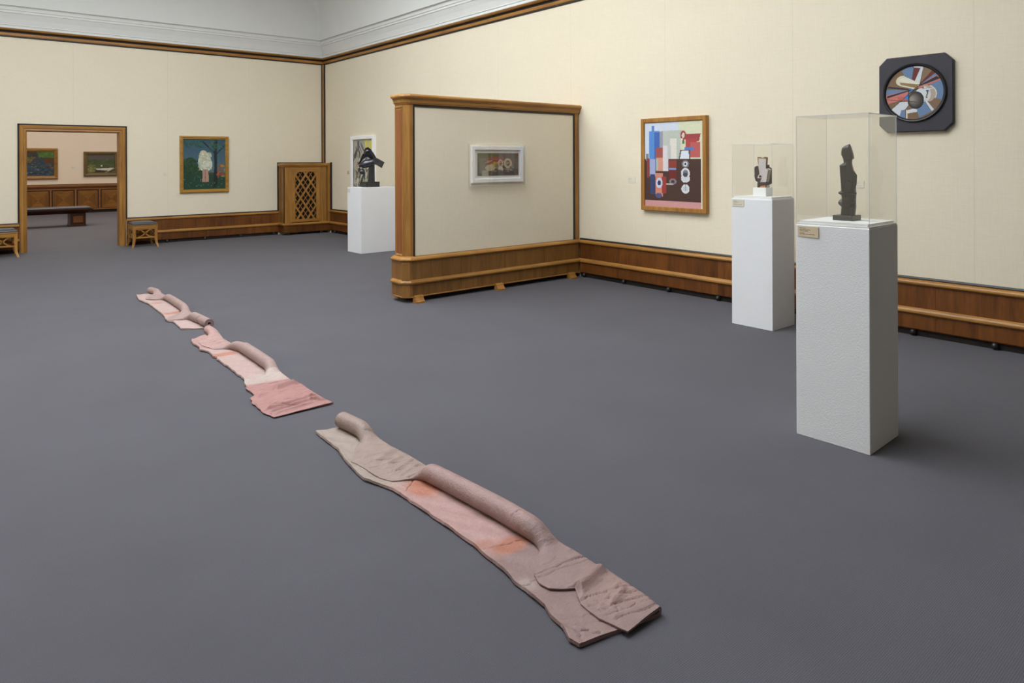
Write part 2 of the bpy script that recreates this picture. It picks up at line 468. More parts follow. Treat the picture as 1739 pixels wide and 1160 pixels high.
for j in range(1, NYP):
    y = LY0 + .08 + (LY1 - LY0 - .16) * j / NYP
    MB().box(LX0 + .05, LX1 - .05, y - .025, y + .025, CEIL - .02, CEIL + .05).build('glazing_bar', M['white_paint'], win)
MB().box(LX0, LX1, LY0, LY1, CEIL + .05, CEIL + .12).build('back_board', M['white_paint'], win)

# picture rail under the cornice (two visible runs)
def picture_rail(name, path, mat, label):
    root = struct(MB().sweep(path, [(-.0, 3.586), (.02, 3.586), (.024, 3.598), (.024, 3.628), (.018, 3.636), (0, 3.636)]).build(name, mat), label, 'trim')
    MB().sweep(path, [(0, 3.564), (.012, 3.564), (.014, 3.575), (.012, 3.586), (0, 3.586)]).build('black_bead', M['black'], root)
    MB().sweep(path, [(0, 3.636), (.006, 3.636), (.006, 3.674), (0, 3.674)]).build('groove', M['toe'], root)  # dark strip, the gap's shadow put into its colour
    MB().sweep(path, [(0, 3.672), (.03, 3.672), (.05, 3.684), (.058, 3.704), (0, 3.704)]).build('crown_moulding', mat, root)
picture_rail('trim_1', [(W, D), (XL, D)], M['oak_x'], 'brown picture rail with black edge along the back wall')
picture_rail('trim_2', [(W, YR), (W, D)], M['oak_y'], 'brown picture rail with black edge along the right wall')
# corner strip
tr = struct(MB().prism([(W, D, 1.47), (W - .036, D, 1.47), (W - .036, D - .012, 1.47), (W - .012, D - .036, 1.47), (W, D - .036, 1.47)], (0, 0, 2.1))
            .build('trim_3', M['oak_z']), 'upright wooden strip in the corner where the cream walls meet', 'trim')
MB().box(W - .054, W - .036, D - .012, D, 1.47, 3.566).build('black_bead', M['black'], tr)
MB().box(W - .012, W, D - .085, D - .036, 1.47, 3.566).build('black_bead', M['black'], tr)

# ------------------------------------------------------------------ dado along walls
CAP = [(0, .482), (.022, .481), (.032, .477), (.046, .470), (.054, .458), (.054, .446), (.046, .436), (.030, .430), (0, .430)]
MID = [(0, .242), (.030, .242), (.044, .230), (.052, .216), (.052, .200), (.044, .190), (.030, .187), (0, .187)]
BEAD = [(0, .474), (.022, .478), (.026, .488), (.020, .500), (0, .500)]
def dado(name, label, path, bounds, balls, rail, cat='wainscot'):
    """path: two points, travel with the room on the left. bounds / balls: distances along it"""
    a, b = Vector(path[0]), Vector(path[1]); d = (b - a).normalized(); L = (b - a).length; n = Vector((-d.y, d.x))
    root = struct(MB().sweep(path, [(0, 0), (.004, 0), (.004, .06), (0, .06)]).build(name, M['toe']), label, cat)
    cuts = [0] + sorted(x for x in bounds if 0.05 < x < L - .05) + [L]
    for p, q in zip(cuts, cuts[1:]):
        pa, pb = a + d * p, a + d * (q - .0015)
        MB().sweep([pa, pb], [(0, .19), (.030, .19), (.030, .432), (0, .432)]).build('panel', M['veneer'], root)
        MB().sweep([pa, pb], [(0, .056), (.022, .054), (.026, .062), (.030, .064), (.030, .19), (0, .19)]).build('lower_panel', M['veneer'], root)
    MB().sweep(path, CAP).build('cap_rail', rail, root)
    MB().sweep(path, MID).build('middle_rail', rail, root)
    MB().sweep(path, BEAD).build('black_bead', M['black'], root)
    for x in balls:
        if 0.03 < x < L - .03:
            c = a + d * x + n * .030
            MB().lathe((c.x, c.y, 0.004), [(.006, 0), (.019, .004), (.026, .018), (.026, .030), (.019, .046), (.012, .052)], 14).build('ball_foot', M['black'], root, smooth=True)
    return root
PY = 6.33                                         # partition front plane
near_b = [-3.4 - .7 * k for k in range(8)] + [y for y in (5.659, 4.891, 4.245, 3.55, 2.86, 2.163, 1.5, .8, 0.1, -.6, -1.3, -2, -2.7)]
near_k = [6.219, 5.557, 4.892, 4.245, 3.6, 2.97, 2.337, 1.744, 1.1, .45, -.2, -.85, -1.5, -2.2, -2.9]
dado('baseboard_right', 'walnut wainscot with two light rails along the near right wall', [(W, YR), (W, 6.30)],
     [y - YR for y in near_b], [y - YR for y in near_k], M['oak_y'])
dado('baseboard_far_right', 'short walnut wainscot on the right wall behind the partition', [(W, 6.62), (W, 13.66)],
     [.7 * i + .3 for i in range(11)], [.66 * i + .2 for i in range(11)], M['oak_y'])
dado('baseboard_back', 'walnut wainscot below the framed picture on the back wall', [(5.40, D), (2.630, D)],
     [5.40 - x for x in (4.775, 4.28, 3.998, 3.2)], [5.40 - x for x in (3.295, 3.966, 4.638, 5.306, 2.72)], M['oak_x'])
dado('baseboard_back_left', 'walnut wainscot on the back wall left of the doorway', [(1.052, D), (XL, D)],
     [.5, 1.2, 1.9, 2.6, 3.3], [.04 + .66 * i for i in range(6)], M['oak_x'])
dado('baseboard_left', 'walnut wainscot along the left wall outside the view', [(XL, D), (XL, YR)], [.8 * i for i in range(1, 22)], [], M['oak_y'])
dado('baseboard_rear', 'walnut wainscot behind the viewer', [(XL, YR), (W, YR)], [.8 * i for i in range(1, 12)], [], M['oak_x'])

# ------------------------------------------------------------------ doorway casing
door = thing('door_1', ((DX0 + DX1) / 2, D, 0), 'oak casing of the open doorway to the next room', 'doorway', kind='structure')
prof = [(0, 0.0), (0, .030), (.018, .042), (.05, .042), (.062, .030), (.085, .034), (.100, .022), (.104, 0)]   # inwards from outer edge, out from wall
ox0, ox1, oz = DX0 - .098, DX1 + .098, DZ + .096
def casing_ring(x0, x1, z, d, n, y):
    return [(x0 + d, y - n, 0), (x0 + d, y - n, z - d), (x1 - d, y - n, z - d), (x1 - d, y - n, 0)]
def casing_leg(i0, i1):
    mb = MB(); rings = []
    for k in (i0, i1):
        rings.append([casing_ring(ox0, ox1, oz, d, n, D)[k] for d, n in prof])
    return mb.loft(rings)
casing_leg(0, 1).build('jamb_casing', M['oak_z'], door)
casing_leg(2, 3).build('jamb_casing', M['oak_z'], door)
casing_leg(1, 2).build('head_casing', M['oak_x'], door)
for nm, a in (('black_bead', (ox0 - .024, ox0, D - .020, D, 0.48, oz + .024)), ('black_bead', (ox1, ox1 + .024, D - .020, D, .48, oz + .024)),
              ('black_bead', (ox0 - .024, ox1 + .024, D - .020, D, oz, oz + .024))):
    MB().box(*a).build(nm, M['black'], door)
MB().box(DX0 - .012, DX0 + .006, D - .01, D + T + .02, 0, DZ + .01).build('jamb_lining', M['oak_z'], door)
MB().box(DX1 - .006, DX1 + .012, D - .01, D + T + .02, 0, DZ + .01).build('jamb_lining', M['oak_z'], door)
MB().box(DX0, DX1, D - .01, D + T + .02, DZ - .006, DZ + .012).build('head_lining', M['oak_x'], door)

# ================================================================== NEXT ROOM
struct(MB().box(FXL, FXR, FY, FY + .15, 0, FCEIL).build('wall_far', M['fabric_far']), 'rose cream far wall of the next room', 'wall')
struct(MB().box(FXL - .15, FXL, D + T, FY + .15, 0, FCEIL).build('wall_far_left', M['fabric_far']), 'left wall of the next room outside the view', 'wall')
struct(MB().box(FXR, FXR + .15, D + T, FY + .15, 0, FCEIL).build('wall_far_right', M['fabric_far']), 'right wall of the next room outside the view', 'wall')
struct(MB().box(W + .15, FXR + .15, D, D + T, 0, FCEIL).build('wall_far_near', M['fabric_far']), 'near wall of the next room outside the view', 'wall')
GX0, GX1, GY0, GY1 = -.8, 6.2, 16.0, 22.2
mb = MB()
for a in ((FXL, GX0, D + T, FY), (GX1, FXR, D + T, FY), (GX0, GX1, D + T, GY0), (GX0, GX1, GY1, FY)):
    mb.box(a[0], a[1], a[2], a[3], FCEIL, FCEIL + .12)
struct(mb.build('ceiling_far', M['white_paint']), 'white ceiling of the next room', 'ceiling')
win2 = struct(MB().sweep([(GX0, GY0), (GX1, GY0), (GX1, GY1), (GX0, GY1)], [(0, FCEIL - .02), (.06, FCEIL - .02), (.06, FCEIL + .08), (0, FCEIL + .08)], closed=True)
              .build('window_2', M['white_paint']), 'frosted laylight of the next room outside the view', 'skylight')
for i in range(3):
    a = GX0 + .06 + (GX1 - GX0 - .12) * i / 3; b = GX0 + .06 + (GX1 - GX0 - .12) * (i + 1) / 3
    MB().box(a + .02, b - .02, GY0 + .06, GY1 - .06, FCEIL + .02, FCEIL + .03).build('pane', M['laylight_far'], win2)

# far wainscot with square diamond-matched panels
wf = struct(MB().box(-1.5, 6.5, FY - .02, FY, 0, .86).build('baseboard_far', M['toe']), 'panelled oak wainscot on the far wall of the next room', 'wainscot')
MB().sweep([(6.5, FY), (-1.5, FY)], [(0, .845), (.07, .845), (.085, .83), (.085, .79), (.06, .76), (.05, .745), (0, .745)]).build('cap_rail', M['far_wood'], wf)
MB().box(-1.5, 6.5, FY - .04, FY - .02, .690, .735).build('top_rail', M['far_wood'], wf)
MB().box(-1.5, 6.5, FY - .05, FY - .02, .088, .125).build('bottom_rail', M['far_wood'], wf)
V0 = wood('diamond_veneer_a', srgb(104, 66, 20), srgb(150, 102, 42), 'x', tone=0.12, freq=12)
V1 = wood('diamond_veneer_b', srgb(90, 54, 17), srgb(132, 88, 34), 'z', tone=0.12, freq=12)
xs = [2.54 + .6145 * k for k in range(-4, 6)]
for xa in xs:
    MB().box(xa - .024, xa + .024, FY - .04, FY - .02, .10, .70).build('stile', M['far_wood'], wf)
for xa, xb in zip(xs, xs[1:]):
    x0, x1, z0, z1, y = xa + .05, xb - .05, .135, .665, FY - .034
    mb = MB(); cx, cz = (x0 + x1) / 2, (z0 + z1) / 2
    mb.add([(x0, y, z0), (x1, y, z0), (x1, y, z1), (x0, y, z1), (cx, y - .003, cz)], [(0, 1, 4), (2, 3, 4)], 0)
    mb.add([(x0, y, z0), (x1, y, z0), (x1, y, z1), (x0, y, z1), (cx, y - .003, cz)], [(1, 2, 4), (3, 0, 4)], 1)
    mb.add([(x0, y, z0), (x1, y, z0), (x1, y, z1), (x0, y, z1), (x0, FY - .018, z0), (x1, FY - .018, z0), (x1, FY - .018, z1), (x0, FY - .018, z1)],
           [(0, 1, 5, 4), (1, 2, 6, 5), (2, 3, 7, 6), (3, 0, 4, 7)], 1)
    MB.build(mb, 'panel', [V0, V1], wf)

# bench in the next room
b = thing('gallery_bench', (1.4, 19.2, 0), 'long dark wooden bench with grey leather top in the next room', 'bench')
MB().loft([[(x0, y0, z), (x1, y0, z), (x1, y1, z), (x0, y1, z)] for x0, x1, y0, y1, z in
           ((.12, 2.70, 18.99, 19.41, .30), (.06, 2.76, 18.95, 19.45, .335), (-.02, 2.84, 18.90, 19.5, .375), (-.03, 2.85, 18.89, 19.51, .395), (-.03, 2.85, 18.89, 19.51, .415))]).build('seat_board', M['bench_wood'], b)
MB().loft([[(x0, y0, z), (x1, y0, z), (x1, y1, z), (x0, y1, z)] for x0, x1, y0, y1, z in
           ((.0, 2.82, 18.92, 19.48, .415), (.0, 2.82, 18.92, 19.48, .435), (.04, 2.78, 18.96, 19.44, .452))]).build('cushion', M['leather'], b)
for x in (.10, 2.40):
    lg = MB().loft([[(x + o, 18.97 + o, z), (x + .31 - o, 18.97 + o, z), (x + .31 - o, 19.43 - o, z), (x + o, 19.43 - o, z)] for o, z in ((-.015, 0), (-.015, .025), (0, .035), (0, .30))]).build('leg', M['bench_wood'], b)
    MB().box(x + .06, x + .25, 18.962, 18.972, .09, .24).build('inlay', M['far_wood'], lg)

# ================================================================== FRAMED PICTURES
def framed(name, label, c, U, w, h, prof, fmat, cv, cw, ch, cn, group=None, cat='picture'):
    """c = centre on the wall plane; cn = how far the picture surface stands off the wall"""
    c = Vector(c); Uv = Vector(U); N = Uv.cross(Vector(ZV))
    root = thing(name, c - Vector((0, 0, h / 2)), label, cat, group)
    frame_mesh(c, U, ZV, w, h, prof).build('frame', fmat, root)
    picture('canvas', cv, c + N * cn, U, ZV, cw, ch, M['paint'], root, back=cn - .002)
    return root

# landscape stand-in on the back wall: teal sky, dark green meadow, pale blossoming shrub
cv = Canvas(96, 118, (64, 96, 112))
for k in range(60): cv.rect(0, k / 60 * .68, 1, (k + 1) / 60 * .68, (54 + k * .5, 82 + k * .5, 104 + k * .2))
cv.rect(0, .68, 1, 1, (36, 66, 52)); cv.rect(0, .665, 1, .70, (74, 66, 52), .7)
cv.ell(.16, .56, .17, .2, (36, 62, 44)); cv.ell(.30, .62, .14, .12, (40, 66, 46))
cv.dabs(160, .0, .40, .34, .70, .02, [(30, 54, 38), (46, 76, 50), (60, 84, 52)], .5)
cv.poly([(.70, 1), (.73, .5), (.70, .0), (.80, .0), (.79, .5), (.80, .9)], (34, 42, 44))
cv.line(.74, .28, .45, .04, .012, (34, 42, 44)); cv.line(.77, .30, 1.0, .10, .012, (34, 42, 44)); cv.line(.74, .2, .62, .05, .01, (34, 42, 44))
cv.dabs(140, .0, .0, .5, .16, .022, [(48, 84, 74), (40, 72, 66), (62, 96, 84)], .5)
cv.dabs(90, .6, .0, 1.0, .22, .022, [(48, 84, 74), (70, 102, 90)], .5)
cv.ell(.50, .45, .155, .19, (188, 196, 176)); cv.ell(.47, .32, .10, .10, (198, 190, 160)); cv.ell(.56, .5, .12, .13, (200, 206, 190))
cv.dabs(150, .36, .26, .66, .62, .018, [(214, 216, 198), (176, 186, 164), (206, 186, 160), (150, 168, 140)], .6)
cv.poly([(.45, .60), (.58, .60), (.60, .86), (.44, .86)], (176, 138, 122)); cv.line(.51, .62, .51, .86, .008, (140, 110, 96))
cv.dabs(36, .80, .50, .98, .76, .03, [(168, 74, 48), (190, 130, 60), (74, 104, 100), (150, 60, 50)], .7)
cv.dabs(70, .02, .74, .98, .97, .012, [(120, 140, 110), (44, 76, 58), (150, 160, 130), (30, 54, 44)], .6)
cv.grain(.12)
gp = [(0, 0), (0, .03), (.006, .045), (.03, .05), (.042, .038), (.056, .040), (.064, .026), (.066, .015)]
framed('framed_painting', 'gold framed painting of teal sky and dark green garden on the back wall', (3.968, D, 1.452), BACK_U, .892, 1.084, gp, M['gold'], cv, .776, .956, .022)

# block composition stand-in on the right wall
cv = Canvas(104, 126, (206, 212, 226))
cv.rect(.60, 0, 1, .60, (212, 214, 184)); cv.rect(.30, .10, .66, .46, (186, 192, 182)); cv.rect(0, .44, 1, .925, (76, 54, 48))
cv.rect(.0, .925, 1, 1, (204, 150, 150)); cv.rect(.975, 0, 1, 1, (212, 210, 184))
cv.rect(.08, .10, .27, .44, (88, 140, 206)); cv.rect(.17, .12, .27, .44, (70, 104, 176)); cv.rect(.27, .11, .33, .34, (150, 152, 166)); cv.rect(.125, .04, .17, .10, (84, 136, 200))
cv.rect(.02, .37, .07, .46, (128, 124, 132)); cv.rect(.04, .43, .075, .66, (146, 62, 58)); cv.rect(.085, .44, .19, .64, (160, 168, 206)); cv.rect(.10, .62, .18, .86, (58, 70, 108))
cv.rect(.20, .30, .33, .46, (160, 84, 74)); cv.rect(.20, .42, .36, .58, (210, 148, 126)); cv.rect(.20, .44, .245, .56, (170, 186, 180)); cv.rect(.19, .60, .33, .88, (206, 132, 116)); cv.rect(.31, .64, .385, .84, (158, 62, 56))
cv.ell(.26, .72, .06, .06, (190, 202, 224)); cv.ell(.26, .72, .03, .03, (54, 60, 80)); cv.ell(.25, .87, .06, .03, (86, 90, 130))
cv.rect(.33, .28, .42, .58, (216, 208, 210)); cv.rect(.45, .20, .565, .44, (220, 214, 204)); cv.rect(.40, .28, .47, .44, (190, 190, 190), .7)
cv.rect(.43, .45, .565, .54, (140, 60, 50)); cv.rect(.43, .55, .565, .68, (112, 44, 40)); cv.rect(.435, .54, .56, .565, (110, 150, 196)); cv.ring(.50, .70, .065, .035, .5, (128, 124, 130)); cv.rect(.385, .72, .50, .735, (190, 176, 170))
cv.poly([(.68, .15), (.97, .15), (.94, .24), (.72, .22)], (160, 72, 74)); cv.rect(.72, .21, .90, .32, (176, 74, 70)); cv.rect(.80, .25, .96, .42, (188, 96, 92)); cv.rect(.70, .30, .86, .34, (92, 124, 186)); cv.ell(.68, .165, .05, .055, (160, 72, 74)); cv.ell(.68, .165, .022, .03, (214, 210, 186))
cv.rect(.63, .20, .67, .34, (214, 208, 182)); cv.rect(.665, .22, .70, .26, (90, 124, 92)); cv.poly([(.60, .44), (.63, .33), (.80, .33), (.80, .44)], (92, 84, 84)); cv.poly([(.62, .44), (.65, .345), (.77, .345), (.78, .44)], (220, 224, 232))
for (y, rx, ry, c1, c2) in ((.495, .06, .045, (120, 120, 128), (220, 220, 222)), (.60, .075, .06, (216, 216, 218), (120, 124, 134)), (.66, .075, .05, (214, 214, 216), (206, 208, 212)), (.78, .068, .052, (216, 216, 220), (196, 198, 206))):
    cv.ell(.715, y, rx, ry, c1); cv.ell(.715, y, rx * .62, ry * .62, c2)
cv.ell(.715, .495, .018, .015, (50, 50, 60)); cv.ell(.715, .62, .04, .025, (70, 74, 82)); cv.line(.715, .74, .715, .79, .008, (120, 124, 136))
cv.grain(.05)
sp = [(0, 0), (0, .05), (.004, .055), (.044, .055), (.05, .05), (.052, .03)]
framed('framed_painting', 'brown framed abstract still life of blue, red and white blocks on right wall', (W, 4.818, 1.451), RIGHT_U, .897, 1.064, sp, M['oak_z'], cv, .792, .966, .04)

# grey and yellow abstract in a white frame at the far end of the right wall
cv = Canvas(64, 96, (176, 172, 156))
for k in range(46):
    x, y = RNG.uniform(0, 1), RNG.uniform(.05, 1); an = RNG.uniform(-.9, .9); ln = RNG.uniform(.08, .25)
    cv.line(x, y, x + ln * math.sin(an) * .8, y + ln * math.cos(an), RNG.uniform(.015, .05), [(206, 202, 186), (96, 104, 120), (60, 58, 56), (150, 84, 66), (130, 138, 128), (190, 170, 130), (74, 92, 84)][RNG.randint(7)], .85)
cv.rect(.60, .0, .72, .20, (214, 206, 92)); cv.rect(.78, .03, .94, .20, (216, 206, 96)); cv.rect(.20, .02, .32, .22, (96, 102, 120)); cv.rect(.72, .0, .78, .22, (190, 186, 170))
for k in range(30):
    x, y = RNG.uniform(0, 1), RNG.uniform(.1, 1); cv.line(x, y, x + RNG.uniform(-.2, .2), y + RNG.uniform(.05, .2), .012, (50, 46, 44), .8)
cv.dabs(14, .1, .3, .9, .95, .04, [(150, 84, 66), (208, 204, 190)], .8)
cv.grain(.1)
wp = [(0, 0), (0, .052), (.004, .056), (.066, .056), (.072, .05), (.078, .03)]
framed('framed_painting', 'white framed grey and yellow abstract picture behind the bronze sculpture', (W, 12.20, 1.452), RIGHT_U, .955, 1.09, wp, M['frame_white'], cv, .80, .935, .02)

# two pictures in the next room
cv = Canvas(88, 70, (52, 58, 66))
cv.rect(.0, .0, 1, .35, (60, 52, 46)); cv.rect(.62, .0, 1, .26, (74, 104, 44)); cv.rect(.66, .28, 1, .75, (86, 52, 34)); cv.rect(.40, .22, .64, .45, (104, 96, 44))
cv.poly([(.45, .5), (.62, .15), (.72, .2), (.84, .60), (1, .8), (1, 1), (.0, 1), (.3, .6)], (50, 62, 74))
cv.dabs(170, 0, .45, 1, 1, .04, [(60, 76, 92), (36, 46, 56), (80, 92, 100), (46, 66, 60)], .6); cv.dabs(80, .0, .0, .7, .5, .03, [(70, 64, 48), (44, 48, 52), (96, 74, 46), (40, 54, 44)], .6)
cv.dabs(30, .64, .0, 1, .26, .03, [(92, 124, 52), (62, 90, 40)], .6); cv.dabs(16, .3, .5, .8, .9, .015, [(170, 166, 130), (150, 150, 150)], .8)
cv.grain(.15)
op = [(0, 0), (0, .04), (.012, .062), (.04, .066), (.07, .05), (.09, .046), (.098, .03)]
framed('framed_painting', 'gold framed dark blue and green painting seen through the doorway', (2.09, FY, 1.462), BACK_U, 1.255, .89, op, M['gold_old'], cv, 1.06, .70, .025)
cv = Canvas(80, 64, (74, 78, 56))
cv.rect(0, 0, 1, .30, (84, 80, 74)); cv.rect(0, .28, 1, .62, (70, 78, 44)); cv.rect(0, .75, 1, 1, (92, 80, 48)); cv.ell(.12, .72, .16, .24, (110, 110, 58)); cv.dabs(150, 0, .25, 1, .75, .05, [(64, 76, 42), (80, 92, 52), (90, 92, 60), (58, 64, 46)], .5)
cv.poly([(.30, .74), (.96, .70), (.80, .86), (.34, .80)], (196, 192, 174)); cv.poly([(.30, .80), (.80, .86), (.96, .72), (1, .78), (.84, .94), (.28, .94)], (58, 54, 44)); cv.dabs(20, .02, .55, .3, .95, .03, [(150, 148, 90), (120, 122, 60)], .6)
cv.line(.66, .94, 1.0, .72, .012, (170, 160, 140)); cv.ell(.52, .60, .03, .04, (190, 184, 160))
cv.grain(.12)
framed('framed_painting', 'dull gold framed green landscape with white bank seen through the doorway', (3.81, FY, 1.449), BACK_U, .90, .735, op, M['gold_dark'], cv, .74, .58, .025)

# small drawing on the partition: white frame, mat, acrylic box
PF = PY + .004
c = Vector((5.042, PF, 1.4585))
dr = thing('framed_drawing', c - Vector((0, 0, .24)), 'small dark still life in white frame under clear acrylic box on partition', 'picture')
frame_mesh(c, BACK_U, ZV, .764, .421, [(0, .004), (0, .036), (.004, .040), (.040, .040), (.046, .034), (.048, .016)]).build('frame', M['frame_white'], dr)
MB().box(c.x - .34, c.x + .34, PF - .016, PF - .004, c.z - .168, c.z + .168).build('mat_board', M['mat_board'], dr)
cv = Canvas(90, 42, (92, 82, 68))
cv.rect(0, 0, .3, .4, (104, 98, 70)); cv.rect(.25, 0, .5, .3, (92, 96, 56)); cv.rect(.5, 0, .8, .35, (100, 76, 56)); cv.ell(.42, .35, .25, .18, (140, 76, 60)); cv.rect(.85, .1, 1, .8, (92, 86, 70)); cv.rect(.05, .25, .2, 1, (116, 112, 96))
cv.dabs(60, .2, .35, .85, .8, .05, [(176, 162, 132), (150, 132, 104), (130, 70, 56), (190, 178, 150)], .6); cv.ring(.73, .45, .1, .22, .55, (186, 176, 152)); cv.ell(.40, .48, .04, .1, (190, 150, 60)); cv.ring(.55, .46, .06, .18, .6, (196, 170, 150)); cv.ell(.55, .72, .06, .16, (190, 178, 156)); cv.ell(.30, .65, .12, .14, (180, 168, 140))
cv.dabs(40, .0, .75, 1, 1, .05, [(80, 72, 70), (70, 76, 84), (96, 90, 80)], .6); cv.rect(.10, .78, .26, 1, (176, 166, 142), .8); cv.dabs(20, .8, .5, 1, .95, .04, [(70, 78, 84), (60, 60, 62)], .6)
cv.grain(.15)
picture('drawing', cv, (5.054, PF - .022, 1.458), BACK_U, ZV, .612, .262, M['paint'], dr, back=.005)
bx0, bx1, bz0, bz1, by = 4.618, 5.446, 1.215, 1.690, PF - .062
for nm, a in (('acrylic_front', (bx0, bx1, by, by + .004, bz0, bz1)), ('acrylic_side', (bx0, bx0 + .004, by + .004, PF, bz0, bz1)), ('acrylic_side', (bx1 - .004, bx1, by + .004, PF, bz0, bz1)),
              ('acrylic_side', (bx0 + .004, bx1 - .004, by + .004, PF, bz0, bz0 + .004)), ('acrylic_side', (bx0 + .004, bx1 - .004, by + .004, PF, bz1 - .004, bz1))):
    MB().box(*a).build(nm, M['acrylic'], dr)
frame_mesh((c.x - .01, by + .0005, (bz0 + bz1) / 2), BACK_U, ZV, bx1 - bx0, bz1 - bz0, [(0, -.004), (0, .001), (.004, .001), (.004, -.004)]).build('acrylic_edge', M['acrylic_edge'], dr)  # whitened rim, caught light put into the edge colour

# octagonal dark panel with round painting
oc = Vector((W, 2.312, 2.055))
ot = thing('round_painting', oc - Vector((0, 0, .325)), 'round geometric painting in a dark slate panel with cut corners', 'picture')
hw, hh, ch_ = .288, .322, .064
def octo(s, n):
    w2, h2 = hw - s, hh - s
    pts = [(-w2 + ch_, h2), (w2 - ch_, h2), (w2, h2 - ch_), (w2, -h2 + ch_), (w2 - ch_, -h2), (-w2 + ch_, -h2), (-w2, -h2 + ch_), (-w2, h2 - ch_)]
    return [(W - n, oc.y - u, oc.z + v) for u, v in pts]
MB().loft([octo(0, .002), octo(0, .036), octo(.006, .042)]).build('panel', M['slate'], ot)
rc = Vector((W, 2.316, 2.063)); RR = .2505
ringp = [(RR, .041), (RR, .052), (RR - .008, .062), (RR - .016, .060), (RR - .026, .050), (RR - .026, .041)]
mb = MB(); seg = 72
mb.loft([[(W - n, rc.y - r * math.cos(t), rc.z + r * math.sin(t)) for r, n in ringp] for t in [2 * math.pi * k / seg for k in range(seg + 1)]], close=True, caps=False)
mb.build('ring', M['slate_dark'], ot, smooth=False)
cv = Canvas(150, 150, (122, 98, 74))
BR, BL, WH, RD, PK, DK, CRM = (122, 98, 74), (104, 130, 164), (206, 210, 214), (106, 50, 46), (196, 118, 108), (50, 46, 54), (214, 208, 180)
def P_(*pts): return [((x - 265) / 650, (y - 290) / 622) for x, y in pts]
def cp(col, *pts): cv.poly(P_(*pts), col)
cp(BL, (455, 335), (520, 290), (600, 285), (575, 460), (510, 420), (480, 390)); cp(RD, (588, 300), (668, 312), (600, 464), (566, 450))
cp(WH, (588, 285), (705, 290), (655, 515), (598, 470), (664, 320), (588, 308)); cp((130, 106, 82), (705, 290), (800, 350), (815, 370), (660, 510))
cp(RD, (800, 350), (840, 380), (655, 515), (645, 512)); cp(BL, (840, 380), (865, 415), (840, 430), (655, 520)); cp(PK, (855, 405), (895, 470), (640, 560), (640, 530))
cp(DK, (838, 428), (882, 458), (650, 530), (640, 522)); cp(BL, (895, 475), (930, 580), (900, 720), (820, 690), (835, 590), (770, 515))
cp(BL, (262, 600), (275, 545), (430, 560), (525, 575), (285, 618)); cp(DK, (300, 508), (525, 552), (520, 566), (292, 528))
cp(PK, (262, 612), (530, 572), (530, 690), (400, 690), (275, 720)); cp(DK, (280, 622), (525, 570), (528, 582), (283, 648)); cp((186, 100, 92), (400, 640), (500, 640), (530, 690), (420, 690))
cp(WH, (330, 785), (430, 702), (520, 698), (528, 745), (490, 792), (448, 796), (430, 870)); cp(BL, (446, 796), (492, 796), (490, 900), (425, 872))
cp(RD, (490, 796), (500, 796), (500, 905), (490, 900)); cp(CRM, (501, 796), (514, 796), (516, 905), (501, 905)); cp(WH, (516, 800), (620, 778), (626, 826), (516, 838))
cp(BR, (516, 840), (628, 828), (645, 890), (580, 912), (516, 905)); cp(BL, (614, 770), (704, 700), (785, 828), (645, 892)); cp(WH, (698, 690), (722, 690), (808, 806), (782, 830)); cp((128, 102, 78), (722, 690), (770, 720), (835, 680), (890, 700), (808, 804))
def disc(cx, cy, rx, ry, col, cond=None):
    X, Y = cv.x * 650 + 265, cv.y * 622 + 290; m = ((X - cx) / rx) ** 2 + ((Y - cy) / ry) ** 2 <= 1
    if cond is not None: m &= cond(X, Y)
    cv.fill(m, col)
east = lambda X, Y: (X > 700) & (Y > 515) & (Y < 715 - (X < 780) * 0)
disc(705, 625, 135, 112, CRM, lambda X, Y: (X > 765) & (Y < 675)); disc(700, 627, 128, 106, (176, 160, 146), east); disc(690, 630, 85, 95, (206, 204, 200), east); disc(680, 625, 85, 78, BL, lambda X, Y: (X > 720) & (Y < 600)); disc(668, 628, 66, 72, WH)
for k in range(6): disc(734 + 6 * math.sin(k), 585 + k * 16, 9, 7, DK)
cp(WH, (640, 570), (820, 560), (760, 575), (650, 600)); cp(BL, (640, 560), (815, 555), (700, 562))
disc(470, 455, 85, 62, CRM, lambda X, Y: X < 480); cp(CRM, (440, 395), (480, 400), (645, 492), (640, 522), (590, 560), (440, 515)); cp((146, 120, 84), (430, 470), (480, 480), (645, 510), (600, 556), (560, 545), (440, 500)); cp(CRM, (410, 490), (600, 545), (585, 558), (430, 512)); disc(475, 445, 52, 25, (222, 218, 200)); cp((222, 218, 200), (470, 420), (520, 425), (645, 500), (620, 508), (480, 470))
for k in range(26):
    f = k / 25; disc(612 - 50 * f, 690 - 18 * f, 88 * (1 - f * .8), 101 * (1 - f * .8), (42 + 104 * f, 40 + 98 * f, 40 + 88 * f))
cp((54, 130, 206), (478, 655), (525, 605), (535, 692)); disc(548, 572, 24, 18, (56, 120, 190)); cp(DK, (520, 560), (560, 565), (530, 590)); cp(DK, (540, 600), (632, 548), (634, 558), (560, 604))
def cl_(x0, y0, x1, y1, w_=.004): (a0, b0), (a1, b1) = P_((x0, y0), (x1, y1)); cv.line(a0, b0, a1, b1, w_, (46, 42, 44))
cl_(268, 662, 620, 712); cl_(645, 520, 330, 785); cl_(698, 300, 655, 515); cl_(520, 690, 528, 745); cl_(528, 745, 490, 796); cl_(528, 560, 530, 690, .005); cl_(704, 700, 782, 828, .003)
cv.grain(.06)
picture('canvas', cv, (W - .0455, rc.y, rc.z), RIGHT_U, ZV, (RR - .024) * 2, (RR - .024) * 2, M['paint'], ot, round_=True)
mb = MB(); mb.lathe((W - .040, rc.y, rc.z), [(RR - .022, 0), (RR - .022, .005)], 48, (-1, 0, 0)); mb.build('backing', M['slate_dark'], ot)

